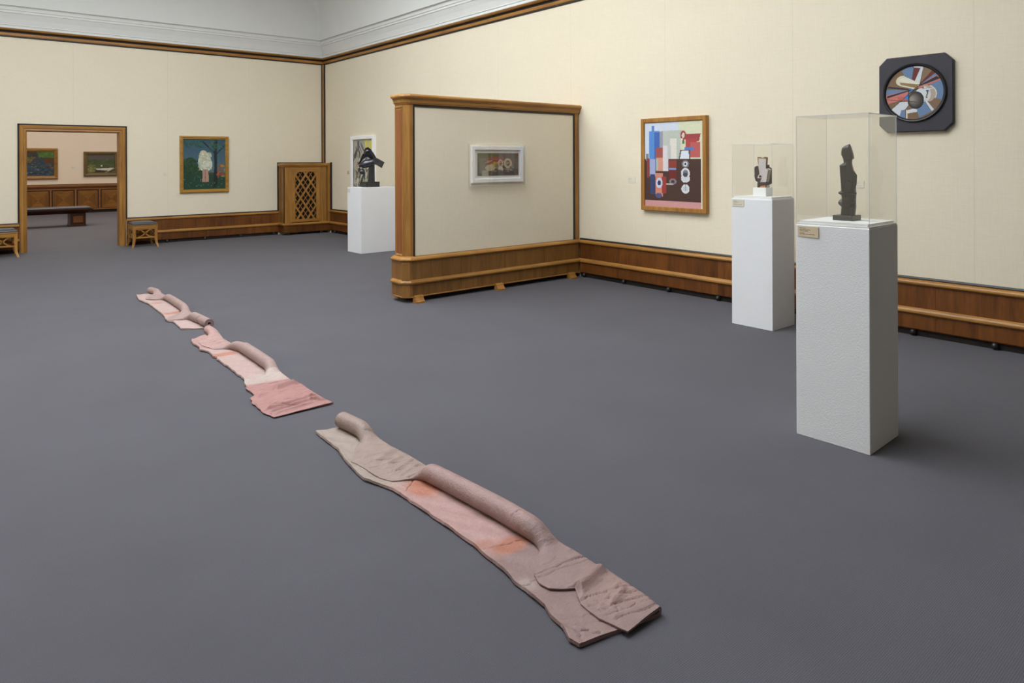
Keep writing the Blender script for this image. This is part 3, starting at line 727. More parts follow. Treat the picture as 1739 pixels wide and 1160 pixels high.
# ------------------------------------------------------------------ caption cards
def card(label, c, U, w, h, bg=(214, 208, 186), ink=(120, 114, 100), lines=((.16, .10, .40), (.30, .10, .62), (.42, .10, .50), (.62, .10, .35), (.72, .10, .82))):
    c = Vector(c); N = Vector(U).cross(Vector(ZV))
    cv = Canvas(60, 34, bg)
    for y, a, b_ in lines:
        x = a
        while x < b_:
            l = RNG.uniform(.03, .09); cv.rect(x, y, min(x + l, b_), y + .045, ink, RNG.uniform(.5, .9)); x += l + .018
    return tag(picture('caption_card', cv, c + N * .004, U, ZV, w, h, M['print'], None, back=.0035, loc=c), label, 'label', 'caption cards')
BEI = dict(bg=(206, 188, 160), ink=(70, 60, 50))
card('beige caption card on the front pedestal with the black figure', (3.6167, 1.844, 1.110), RIGHT_U, .114, .058, **BEI)
card('beige caption card on the pedestal with the small polychrome sculpture', (5.612, 3.518, 1.107), RIGHT_U, .118, .062, bg=(210, 202, 182), ink=(120, 110, 96))
card('pale caption card on the pedestal with the bronze sculpture', (5.2685, 10.560, 1.014), RIGHT_U, .105, .062, bg=(214, 210, 200), ink=(150, 140, 124))
card('cream caption card on the partition left of the small drawing', (4.440, PF, 1.277), BACK_U, .112, .064, bg=(216, 208, 186), ink=(170, 162, 146))
card('cream caption card left of the abstract still life on right wall', (W, 5.452, 1.263), RIGHT_U, .118, .068, bg=(222, 216, 198), ink=(172, 164, 150))
card('cream caption card on right wall seen through the front acrylic case', (W, 2.792, 1.277), RIGHT_U, .090, .066, bg=(222, 216, 198), ink=(170, 162, 148))
card('cream caption card left of the gold framed painting on back wall', (3.280, D, 1.270), BACK_U, .075, .064, bg=(226, 216, 194), ink=(196, 184, 162))
card('tan caption card left of the white framed picture at far end', (W, 12.870, 1.272), RIGHT_U, .085, .070, bg=(200, 186, 156), ink=(160, 146, 120))
card('pale caption card between the two pictures in the next room', (3.11, FY, 1.338), BACK_U, .12, .07, bg=(214, 212, 200), ink=(150, 156, 150))

# ================================================================== PARTITION
pt = thing('partition_wall', (5.1, 6.46, 0), 'low freestanding oak partition with cream fabric panel standing against right wall', 'partition')
PB = 6.59                                             # rear plane
def pring(x0, y0, y1, c):                             # plan outline, open against the wall; travel keeps the body on the right
    return [(W, y1), (x0 + c, y1), (x0, y1 - c), (x0, y0 + c), (x0 + c, y0), (W, y0)]
def outline(o):                                       # base outline offset by o
    return pring(3.812 - o, PY - o, PB + o, .05)
path = pring(3.812, PY, PB, .05)                      # travelling this way the left side is inside, so offsets outward are negative
def band(name, prof, mat, parent): return MB().sweep(path, [(-p, z) for p, z in prof]).build(name, mat, parent)
# solid core and fabric faces
MB().prism([(x, y, .055) for x, y in pring(3.824, PY + .012, PB - .012, .048)], (0, 0, 2.06)).build('core', M['veneer_p'], pt)
MB().box(3.918, 6.294, PY - .002, PY + .02, .486, 2.079).build('fabric_panel', M['fabric'], pt)
MB().box(3.918, 6.294, PB - .02, PB + .002, .486, 2.079).build('fabric_panel', M['fabric'], pt)
for y0, y1 in ((PY - .010, PY + .01), (PB - .01, PB + .010)):
    MB().box(3.900, 3.918, y0, y1, .484, 2.097).build('black_bead', M['black'], pt)
    MB().box(6.294, 6.322, y0, y1, .484, 2.097).build('black_bead', M['black'], pt)
    MB().box(3.918, 6.294, y0, y1, 2.079, 2.097).build('black_bead', M['black'], pt)
    MB().box(3.918, 6.294, y0, y1, .474, .486).build('black_bead', M['black'], pt)
    MB().box(6.322, 6.386, y0, y1 , .474, 2.10).build('stile', M['oak_z'], pt, bevel=.006)
# chamfered end post
MB().prism([(x, y, .46) for x, y in [(3.902, PY - .004), (3.902, PB + .004), (3.862, PB + .004), (3.808, PB - .05), (3.808, PY + .05), (3.862, PY - .004)]], (0, 0, 1.66)).build('end_post', M['oak_z'], pt)
frame_mesh((3.809, (PY + PB) / 2, 1.285), (0, -1, 0), ZV, .158, 1.60, [(0, 0), (0, .006), (.010, .010), (.022, .002), (.024, 0)]).build('post_moulding', M['oak_z'], pt)
MB().box(3.8045, 3.812, PY + .078, PB - .078, .52, 2.05).build('post_inset', M['post_red'], pt)
# cap
band('cornice', [(-.2, 2.10), (.002, 2.10), (.012, 2.108), (.014, 2.118), (.020, 2.122), (.024, 2.15), (.034, 2.165), (.046, 2.175), (.050, 2.19), (.044, 2.204), (.030, 2.212), (-.14, 2.212)], M['oak_x'], pt)
# wainscot faces with separate panels
for a, b_, nm in ((3.87, 4.50, 0), (4.503, 5.13, 0), (5.133, 5.76, 0), (5.763, 6.36, 0)):
    for y0, y1 in ((PY - .034, PY + .014), (PB - .014, PB + .034)):
        MB().box(a, b_, y0, y1, .19, .43).build('panel', M['veneer_p'], pt)
        MB().box(a, b_, y0, y1, .052, .19).build('lower_panel', M['veneer_p'], pt)
endp = [(3.872, PY - .034), (3.832, PY - .034), (3.778, PY + .02), (3.778, PB - .02), (3.832, PB + .034), (3.872, PB + .034)]
MB().prism([(x, y, .052) for x, y in endp], (0, 0, .378)).build('end_panel', M['veneer_p'], pt)
for z0, z1 in ((.19, .43), (.055, .19)):
    MB().prism([(3.834, PY - .0355, z0), (3.7765, PY + .0215, z0), (3.7785, PY + .024, z0), (3.836, PY - .033, z0)], (0, 0, z1 - z0)).build('corner_strip', M['oak_z'], pt)
band('cap_rail', [(-.05, .486), (.004, .486), (.020, .480), (.040, .472), (.052, .462), (.056, .450), (.048, .438), (.034, .430), (-.05, .430)], M['oak_x'], pt)
band('middle_rail', [(-.05, .240), (.034, .240), (.048, .230), (.058, .216), (.058, .202), (.048, .192), (.034, .187), (-.05, .187)], M['oak_x'], pt)
band('bottom_bead', [(-.05, .050), (.030, .050), (.038, .054), (.038, .062), (.034, .066), (-.05, .066)], M['oak_x'], pt)
MB().prism([(x, y, .012) for x, y in pring(3.86, PY + .02, PB - .02, .05)], (0, 0, .045)).build('plinth', M['toe'], pt)
for x in (3.93, 5.03, 6.21):
    for s, y0 in ((1, PY - .034), (-1, PB + .034)):
        pr = [(0, 0.0), (-.088, 0), (-.088, .016), (-.072, .022), (-.056, .045), (-.050, .066), (-.034, .074), (0, .074)]
        MB().prism([(x - .052, y0 + s * (d + .014), z) for d, z in pr], (.104, 0, 0)).build('foot', M['oak_z'], pt)

# ================================================================== RADIATOR COVER in the corner
ra = thing('radiator_cover', (5.87, 13.85, 0), 'wooden corner radiator cover with diagonal lattice grille', 'radiator cover')
RX0, RX1, RYF, RZ = 5.425, 6.325, 13.70, 1.462
MB().box(RX0 + .01, RX1 + .08, RYF + .06, D, .05, RZ - .02).build('inner_box', M['toe'], ra)
MB().box(RX0, RX0 + .014, RYF + .012, D - .012, .24, RZ - .03).build('side_panel', M['veneer_p'], ra)
MB().box(5.565, 6.165, RYF + .002, RYF + .03, 1.285, 1.335).build('grille_frame', M['oak_x'], ra, bevel=.004)
MB().box(5.565, 6.165, RYF + .002, RYF + .03, .255, .312).build('grille_frame', M['oak_x'], ra, bevel=.004)
MB().box(5.565, 5.648, RYF + .001, RYF + .03, .312, 1.285).build('grille_frame', M['oak_z'], ra, bevel=.004)
MB().box(6.098, 6.165, RYF + .001, RYF + .03, .312, 1.285).build('grille_frame', M['oak_z'], ra, bevel=.004)
for a, b_, o in ((RX0, 5.49, 0), (5.492, 5.53, .006), (5.532, 5.565, .012), (6.165, 6.20, .012), (6.202, 6.245, .006), (6.247, RX1, 0)):
    MB().box(a, b_, RYF + o, RYF + .06, .24, 1.385).build('pilaster', M['oak_z'], ra, bevel=.003)
MB().box(5.53, 6.20, RYF + .006, RYF + .05, 1.335, 1.385).build('top_board', M['oak_x'], ra, bevel=.003)
rp = [(RX1 + .084, RYF + .02), (RX0, RYF + .02), (RX0, D)]
MB().sweep([(RX0, D), (RX0, RYF), (RX1 + .084, RYF)], [(.0, 1.385), (-.012, 1.388), (-.018, 1.40), (-.034, 1.42), (-.036, 1.445), (-.02, RZ), (.1, RZ), (.1, 1.385)]).build('top_moulding', M['oak_x'], ra)
MB().box(RX0 - .01, RX1 + .084, RYF - .01, D, RZ - .01, RZ).build('top', M['oak_x'], ra)
MB().sweep([(RX0, D), (RX0, RYF + .03), (RX0 + .03, RYF), (RX1 + .084, RYF)], [(.05, .05), (-.018, .05), (-.022, .058), (-.022, .19), (-.04, .20), (-.046, .218), (-.036, .236), (0, .242), (.05, .242)]).build('base', M['veneer'], ra)
MB().sweep([(RX0, D), (RX0, RYF + .03), (RX0 + .03, RYF), (RX1 + .084, RYF)], [(0, .19), (-.024, .19), (-.042, .20), (-.048, .218), (-.038, .236), (0, .244)]).build('base_rail', M['oak_x'], ra)
MB().box(W - .075, W - .012, RYF - .04, D, .24, 1.46).build('wall_jamb', M['oak_z'], ra)
MB().box(W - .022, W, RYF - .085, RYF - .04, .49, 1.482).build('black_bead', M['black'], ra)
MB().box(5.386, 5.412, D - .022, D, .49, 1.482).build('black_bead', M['black'], ra)
MB().box(5.386, W, D - .022, D, 1.462, 1.482).build('black_bead', M['black'], ra)
MB().box(5.412, 5.428, D - .02, D, .24, 1.462).build('wall_jamb', M['oak_z'], ra)
for x in (5.5, 6.2):
    MB().lathe((x, RYF + .01, 0.004), [(.006, 0), (.02, .004), (.026, .02), (.02, .05)], 14).build('ball_foot', M['black'], ra, smooth=True)
# lattice: slats clipped to the opening
gx0, gx1, gz0, gz1 = 5.648, 6.098, .312, 1.285
px_, pz_ = .223, .322                                 # diamond pitch
def slat(off, sgn, wd, y0, y1, name):
    sl = pz_ / px_ * sgn; ln = math.hypot(1, sl); nx, nz = -sl / ln, 1 / ln
    pts = []
    for e in (-wd / 2, wd / 2):                        # line z = off + sl*(x-gx0), shifted by e along its normal
        zo = off + e * ln
        ts = []
        for x in (gx0, gx1):
            ts.append(x)
        xa, xb = gx0, gx1
        lo, hi = sorted(((gz0 - zo) / sl + gx0, (gz1 - zo) / sl + gx0))
        xa, xb = max(xa, lo), min(xb, hi)
        if xb - xa < .004: return
        pts.append(((xa, zo + sl * (xa - gx0)), (xb, zo + sl * (xb - gx0))))
    (a0, a1), (b0, b1) = pts
    MB().prism([(a0[0], y0, a0[1]), (a1[0], y0, a1[1]), (b1[0], y0, b1[1]), (b0[0], y0, b0[1])], (0, y1 - y0, 0)).build(name, M['oak_z'], ra)
for k in range(-4, 8):
    slat(gz0 - .05 + k * pz_, 1, .037, RYF + .008, RYF + .020, 'slat')
    slat(gz0 - .05 + k * pz_ + .0, -1, .037, RYF + .010, RYF + .022, 'slat')
for k in range(-4, 8):
    slat(gz0 - .05 + (k + .5) * pz_, 1, .013, RYF + .026, RYF + .034, 'thin_slat')
    slat(gz0 - .05 + (k + .5) * pz_, -1, .013, RYF + .028, RYF + .036, 'thin_slat')

# ================================================================== STOOLS by the doorway
def stool(label, x0, x1, y0, y1):
    st = thing('stool', ((x0 + x1) / 2, (y0 + y1) / 2, 0), label, 'stool', 'gallery stools beside the doorway')
    s = .045
    for (x, sx) in ((x0, 1), (x1, -1)):
        for (y, sy) in ((y0, 1), (y1, -1)):
            rings = []
            for z, f in ((0, -.022), (.03, -.014), (.08, 0.0), (.16, .004), (.38, .0)):
                t = .030 if z < .05 else (.036 if z < .1 else .044)
                ax, ay = x + sx * f, y + sy * f
                rings.append([(ax, ay, z), (ax + sx * t, ay, z), (ax + sx * t, ay + sy * t, z), (ax, ay + sy * t, z)])
            MB().loft(rings).build('leg', M['oak_z'], st)
    for a in ((x0 + .02, x1 - .02, y0 + .004, y0 + .030, .318, .385), (x0 + .02, x1 - .02, y1 - .030, y1 - .004, .318, .385)):
        MB().box(*a).build('apron', M['oak_x'], st)
    for a in ((x0 + .004, x0 + .030, y0 + .02, y1 - .02, .318, .385), (x1 - .030, x1 - .004, y0 + .02, y1 - .02, .318, .385)):
        MB().box(*a).build('apron', M['oak_y'], st)
    for a, m in (((x0 + .03, x1 - .03, y0 + .010, y0 + .034, .164, .188), 'oak_x'), ((x0 + .03, x1 - .03, y1 - .034, y1 - .010, .164, .188), 'oak_x'),
                 ((x0 + .010, x0 + .034, y0 + .03, y1 - .03, .164, .188), 'oak_y'), ((x1 - .034, x1 - .010, y0 + .03, y1 - .03, .164, .188), 'oak_y')):
        MB().box(*a).build('stretcher', M[m], st)
    def cross(c, U, w):
        c, U = Vector(c), Vector(U); N = U.cross(Vector(ZV)) * .008
        for s_ in (1, -1):                           # scrolled diagonal of the X
            pts = [(-w, -.055), (-w * .8, -.068), (-w * .55, -.05), (0, .0), (w * .55, .05), (w * .8, .068), (w, .055)]
            mb = MB(); rings = []
            for i, (u, z) in enumerate(pts):
                hw_ = (.009, .015, .013, .012, .013, .015, .009)[i]
                p = c + U * u + Vector((0, 0, z * s_))
                rings.append([p + N + Vector((0, 0, hw_)), p + N - Vector((0, 0, hw_)), p - N - Vector((0, 0, hw_)), p - N + Vector((0, 0, hw_))])
            mb.loft(rings).build('lattice', M['oak_x'], st)
    xm, ym = (x0 + x1) / 2, (y0 + y1) / 2
    for y in (y0 + .02, y1 - .02): cross((xm, y, .252), (1, 0, 0), .105)
    for x in (x0 + .02, x1 - .02): cross((x, ym, .252), (0, 1, 0), .105)
    MB().box(x0 - .004, x1 + .004, y0 - .004, y1 + .004, .380, .396).build('seat_frame', M['oak_x'], st, bevel=.004)
    mb = MB(); rings = []
    for o, z in ((.006, .396), (.0, .408), (.008, .428), (.04, .444), (.12, .452)):
        rings.append([(x0 + o, y0 + o, z), (x1 - o, y0 + o, z), (x1 - o, y1 - o, z), (x0 + o, y1 - o, z)])
    mb.loft(rings).build('cushion', M['leather'], st, bevel=.006)
stool('small oak stool with grey leather seat right of the doorway', 2.618, 3.012, 13.43, 13.86)
stool('oak stool with grey leather seat cut off by the left picture edge', .600, .990, 13.43, 13.86)

# ================================================================== PEDESTALS, CASES AND SCULPTURES
def rotbox(cx, cy, wx, wy, a):
    ca, sa = math.cos(a), math.sin(a)
    return [(cx + ca * u * wx / 2 - sa * v * wy / 2, cy + sa * u * wx / 2 + ca * v * wy / 2) for u, v in ((-1, -1), (1, -1), (1, 1), (-1, 1))]
def pedestal(label, cx, cy, wx, wy, h, a=0.0):
    o = MB().prism([(x, y, 0) for x, y in rotbox(cx, cy, wx, wy, a)], (0, 0, h)).build('pedestal', M['pedestal'], None, bevel=.003, loc=(cx, cy, 0))
    return tag(o, label, 'pedestal', 'white pedestals')
A1 = math.radians(1.9)
pedestal('tall white pedestal at front right carrying the black figure', 3.811, 1.728, .381, .384, 1.146, A1)
pedestal('tall white pedestal in the middle carrying the small polychrome sculpture', 5.802, 3.386, .380, .402, 1.146)
pedestal('wide white pedestal at the back carrying the dark bronze sculpture', 5.594, 10.385, .645, .458, 1.070, math.radians(1.2))

def display_case(label, cx, cy, wx, wy, z0, z1, a):
    root = thing('display_case', (cx, cy, z0), label, 'display case', 'clear acrylic cases')
    MB().prism([(x, y, z0) for x, y in rotbox(cx, cy, wx - .004, wy - .004, a)], (0, 0, .008)).build('base_plate', M['pedestal_smooth'], root)
    MB().prism([(x, y, z0 + .008) for x, y in rotbox(cx, cy, wx - .024, wy - .024, a)], (0, 0, .014)).build('inner_plate', M['pedestal_smooth'], root)
    t = .004; ca, sa = math.cos(a), math.sin(a); ex, ey = Vector((ca, sa, 0)), Vector((-sa, ca, 0)); c = Vector((cx, cy, 0)); z0b = z0 + .008
    def pane(cu, cv_, hu, hv, za, zb):
        mb = MB(); mb.hexa(c + ex * cu + ey * cv_ + Vector((0, 0, (za + zb) / 2)), ex * hu, ey * hv, Vector((0, 0, (zb - za) / 2)))
        areas = []                                   # two largest faces are clear, narrow faces get white imitating caught light
        for f in mb.f:
            p = [Vector(mb.v[i]) for i in f]; areas.append((p[1] - p[0]).cross(p[3] - p[0]).length)
        big = sorted(areas)[-2]
        mb.mi = [0 if ar >= big * .99 else 1 for ar in areas]
        mb.build('pane', [M['acrylic'], M['acrylic_edge']], root)
    hx, hy = wx / 2, wy / 2
    pane(-hx + t / 2, 0, t / 2, hy, z0b, z1 - t); pane(hx - t / 2, 0, t / 2, hy, z0b, z1 - t)
    pane(0, -hy + t / 2, hx - t, t / 2, z0b, z1 - t); pane(0, hy - t / 2, hx - t, t / 2, z0b, z1 - t)
    pane(0, 0, hx, hy, z1 - t, z1)
    return root
display_case('large clear acrylic case around the black figure', 3.811, 1.728, .376, .380, 1.146, 1.737, A1)
display_case('lower clear acrylic case around the small polychrome sculpture', 5.802, 3.386, .374, .396, 1.146, 1.642, 0)

# --- black standing figure (faceted)
PZ = 1.168
fg = thing('black_figure', (3.829, 1.731, PZ), 'black faceted standing figure sculpture inside the acrylic case', 'sculpture')
fc = Vector((3.829, 1.731, 0))
MB().prism([(x, y, PZ) for x, y in rotbox(3.833, 1.736, .118, .104, A1)], (0, 0, .028)).build('base', M['blackfig'], fg, bevel=.002)
def facing(c):                                        # level axes of a piece turned towards the room entrance where the photograph was taken
    v = Vector((c[0], c[1], 0)).normalized(); return Vector((v.y, -v.x, 0)), v
K = .000443; FR, FF = facing(fc); KL = K * .90
def fz(y): return PZ + .026 + (985 - y) * K
def ring8(y, l, r, dep, tw=0.0, sh=0.0):
    """eight-sided faceted section between crop columns l and r"""
    cx = ((l + r) / 2 - 264) * KL; hw_ = (r - l) / 2 * KL; d = dep * KL
    out = []
    for u, v in ((-1, -.25), (-.55, -.9), (.15, -1), (.8, -.7), (1, .1), (.6, .8), (-.1, 1), (-.75, .7)):
        u2 = u * math.cos(tw) - v * math.sin(tw) * .3
        out.append(fc + FR * (cx + u2 * hw_) + FF * (v * d + sh * K) + Vector((0, 0, fz(y))))
    return out
body = [ring8(985, 182, 362, 80), ring8(880, 190, 375, 88), ring8(800, 200, 372, 80), ring8(748, 192, 376, 84), ring8(690, 190, 374, 84), ring8(600, 187, 371, 80),
        ring8(490, 175, 386, 84), ring8(432, 172, 348, 78), ring8(368, 168, 330, 66), ring8(334, 222, 326, 48), ring8(300, 216, 328, 46), ring8(282, 212, 350, 56),
        ring8(236, 190, 346, 66), ring8(196, 190, 334, 64), ring8(150, 202, 322, 54), ring8(128, 236, 312, 34), ring8(104, 288, 300, 8)]
MB().loft(body).build('body', M['blackfig'], fg)
def fpt(x, y, d): return fc + FR * ((x - 264) * KL) + FF * (d * KL) + Vector((0, 0, fz(y)))
def slab(pts, d0, d1, name, mat=None):
    MB().prism([fpt(x, y, d0) for x, y in pts], FF * ((d1 - d0) * KL)).build(name, mat or M['blackfig'], fg, bevel=.0015)
slab([(248, 436), (318, 424), (334, 470), (332, 560), (300, 690), (222, 690)], -128, -40, 'arm_slab')
slab([(172, 372), (250, 366), (240, 560), (206, 690), (190, 690)], -98, -30, 'torso_facet')
slab([(262, 545), (332, 574), (330, 584), (260, 556)], -136, -60, 'ridge')
slab([(336, 430), (384, 490), (378, 600), (340, 690), (334, 560)], -96, -30, 'shoulder_facet')
slab([(214, 760), (288, 752), (296, 978), (186, 978)], -98, -30, 'skirt_facet')
slab([(250, 300), (300, 300), (318, 424), (250, 432)], -84, -20, 'neck_facet')
slab([(286, 830), (362, 806), (366, 818), (290, 846)], -104, -60, 'ridge')
slab([(200, 160), (318, 176), (300, 290), (216, 290), (192, 230)], -80, -30, 'face_plane')
mb = MB(); rings = []
for k in range(9):
    t = k / 8; x = 152 + (378 - 152) * t; r = 32 * (1 - .55 * t) * min(1, (t * 8 + .35) / 1.35)
    rings.append([fpt(x, 706 + 6 * t + r * .9 * math.sin(q), -46 + (40 + r) * math.cos(q) * (1 - .25 * t)) for q in [2 * math.pi * j / 10 for j in range(10)]])
mb.loft(rings).build('belt', M['blackfig'], fg, smooth=True)
mb = MB(); rings = []
for k in range(9):
    t = k / 8; r = 52 * math.sin(math.pi * (.04 + .92 * t))
    rings.append([fpt(200 + r * math.cos(q), 776 + 104 * t, -20 + r * math.sin(q)) for q in [2 * math.pi * j / 12 for j in range(12)]])
mb.loft(rings).build('bulge', M['blackfig'], fg, smooth=True)

# --- small polychrome plate sculpture
QZ = 1.168
pg = thing('plate_sculpture', (5.802, 3.386, QZ), 'small painted terracotta plate sculpture on white block inside case', 'sculpture')
MB().box(5.745, 5.865, 3.322, 3.450, QZ, QZ + .078).build('block', M['pedestal_smooth'], pg, bevel=.001)
qc = Vector((5.806, 3.384, 0)); K2 = .000442; QR, QF = facing(qc); K2L = K2 * .94
def qpt(x, y, d): return qc + QR * ((x - 429) * K2L) + QF * (d * K2L) + Vector((0, 0, QZ + .078 + (835 - y) * K2))
def plate(name, pts, d0, d1, mat, bev=.001):
    MB().prism([qpt(x, y, d0) for x, y in pts], QF * ((d1 - d0) * K2L)).build(name, mat, pg, bevel=bev)
plate('stem', [(308, 835), (310, 735), (560, 735), (560, 835)], -30, 60, M['tc_dark'])
plate('stem_facet', [(365, 835), (366, 805), (480, 770), (478, 835)], -42, -28, M['tc_orange'])
plate('stem_facet', [(500, 835), (500, 790), (556, 775), (556, 835)], -42, -28, M['tc_grey'])
plate('dark_plate', [(262, 400), (300, 384), (345, 400), (352, 560), (362, 730), (320, 730), (270, 690), (248, 600), (256, 520), (248, 440)], -20, 40, M['tc_dark'])
plate('plate_rim', [(244, 430), (262, 398), (320, 384), (318, 392), (270, 408), (256, 440), (260, 560), (248, 560)], -26, 36, M['tc_grey'])
plate('dark_plate', [(490, 435), (500, 366), (560, 366), (562, 412), (600, 430), (618, 470), (616, 745), (580, 772), (480, 770), (460, 600)], 0, 60, M['tc_dark'])
plate('dark_plate', [(330, 728), (500, 720), (540, 770), (440, 790), (330, 800)], -46, 10, M['tc_dark'])
plate('brown_edge', [(312, 206), (372, 206), (430, 222), (470, 200), (532, 214), (520, 380), (496, 440), (330, 400)], -10, 40, M['tc_brown'])
plate('front_plate', [(338, 232), (490, 244), (484, 438), (530, 476), (490, 722), (362, 722), (360, 560), (334, 420)], -64, -20, M['tc_white'])
plate('orange_edge', [(324, 222), (500, 234), (490, 440), (534, 478), (500, 734), (356, 730), (338, 420)], -22, -8, M['tc_orange'])
plate('side_facet', [(492, 444), (560, 438), (600, 462), (548, 716), (494, 726), (530, 480)], -40, 10, M['tc_grey'])
plate('side_top', [(492, 446), (540, 436), (602, 460), (560, 466)], -46, 10, M['tc_white'])
plate('eye_plate', [(310, 640), (330, 580), (365, 552), (396, 566), (400, 640)], -80, -62, M['tc_white'])
mb = MB(); mb.lathe(qpt(368, 604, -82), [(25 * K2, 0), (25 * K2, 10 * K2)], 16, QF); mb.build('eye', M['tc_dark'], pg)
plate('eye_shadow', [(316, 644), (396, 644), (380, 664), (362, 720), (340, 700)], -74, -60, M['tc_dark'])

# --- dark bronze on the back pedestal
BZ = 1.070
bg = thing('bronze_sculpture', (5.575, 10.39, BZ), 'dark polished bronze with arching band and ball on back pedestal', 'sculpture')
MB().prism([(x, y, BZ) for x, y in rotbox(5.575, 10.395, .250, .185, 0.02)], (0, 0, .087)).build('base', M['bronze_base'], bg, bevel=.002)
kc = Vector((5.575, 10.39, 0)); K3 = .000932; KR, KF = facing(kc)
def kpt(x, y, d=0): return kc + KR * ((x - 416) * K3 * .98) + KF * (d * K3) + Vector((0, 0, BZ + .085 + (930 - y) * K3))
def kring(x, y, hw_, hd, ang=0, d=0, n=12, sq=1.0):
    out = []
    for j in range(n):
        q = 2 * math.pi * j / n; cu, su = math.cos(q), math.sin(q)
        cu = math.copysign(abs(cu) ** sq, cu); su = math.copysign(abs(su) ** sq, su)
        out.append(kpt(x + math.cos(ang) * cu * hw_, y + math.sin(ang) * cu * hw_, d + su * hd))
    return out
MB().loft([kring(434, 932, 64, 60, 0, 0, 12, .4), kring(436, 800, 60, 52, 0, 0, 12, .4), kring(440, 640, 54, 46, 0, 0, 12, .4), kring(444, 540, 48, 40, 0, 0, 12, .4)]).build('column', M['bronze_base'], bg)
# lying spindle body (rings across its axis, axis from lower left to right)
mb = MB(); rings = []
for t, r in ((0, 4), (.08, 26), (.2, 48), (.35, 66), (.5, 72), (.65, 66), (.8, 62), (.92, 58), (1, 50)):
    x, y = 205 + t * 295, 645 - t * 85
    rings.append([kpt(x + .28 * r * math.cos(q), y + r * math.cos(q), -30 + r * 1.05 * math.sin(q)) for q in [2 * math.pi * j / 16 for j in range(16)]])
mb.loft(rings).build('spindle', M['bronze'], bg, smooth=True)
# upper tapering wing
mb = MB(); rings = []
for x, y, h_, dd in ((196, 625, 8, 10), (240, 570, 26, 34), (300, 470, 52, 64), (370, 420, 60, 76), (440, 455, 62, 70), (500, 540, 50, 54)):
    rings.append([kpt(x + a_ * .5, y + b2, 20 + c2) for a_, b2, c2 in ((-h_, -h_ * .6, -dd), (h_, -h_ * .8, -dd * .6), (h_, -h_ * .6, dd), (-h_, h_ * .4, dd), (-h_ * .4, h_, -dd * .2))])
mb.loft(rings).build('wing', M['bronze'], bg)
# arching band
mb = MB(); rings = []
for k in range(19):
    t = k / 18
    P = [(296, 440, 92), (300, 372, 96), (330, 322, 98), (380, 310, 96), (430, 350, 84), (478, 430, 74), (530, 505, 60)]
    f = t * 6; i = min(5, int(f)); g = f - i
    x, y, dd = [P[i][q] * (1 - g) + P[i + 1][q] * g for q in range(3)]
    x2, y2 = [P[min(6, i + 1)][q] - P[i][q] for q in (0, 1)]
    ln = math.hypot(x2, y2); nx, ny = -y2 / ln, x2 / ln; th = 30 + 22 * t
    rings.append([kpt(x, y, -dd), kpt(x + nx * th, y + ny * th, -dd * .9), kpt(x + nx * th, y + ny * th, dd * .5), kpt(x, y, dd * .5)])
mb.loft(rings).build('arch_band', M['bronze'], bg)
# beam with cut end
MB().loft([[kpt(470, 490, -60), kpt(500, 618, -66), kpt(500, 618, 50), kpt(470, 490, 50)], [kpt(545, 508, -60), kpt(548, 640, -64), kpt(548, 640, 46), kpt(545, 508, 46)],
           [kpt(672, 580, -52), kpt(618, 686, -56), kpt(618, 686, 40), kpt(672, 580, 40)]]).build('beam', M['bronze'], bg, bevel=.004)
mb = MB(); cc = kpt(268, 745, -30); R_ = 52 * K3
mb.lathe(cc, [(R_ * math.sin(math.pi * k / 14), -R_ * math.cos(math.pi * k / 14)) for k in range(15)], 24); mb.build('ball', M['bronze'], bg, smooth=True)
MB().loft([kring(222, 640, 12, 14, 0, -24), kring(214, 690, 20, 22, .2, -24), kring(226, 745, 24, 24, .2, -26), kring(262, 770, 20, 20, .2, -30)]).build('neck', M['bronze'], bg, smooth=True)

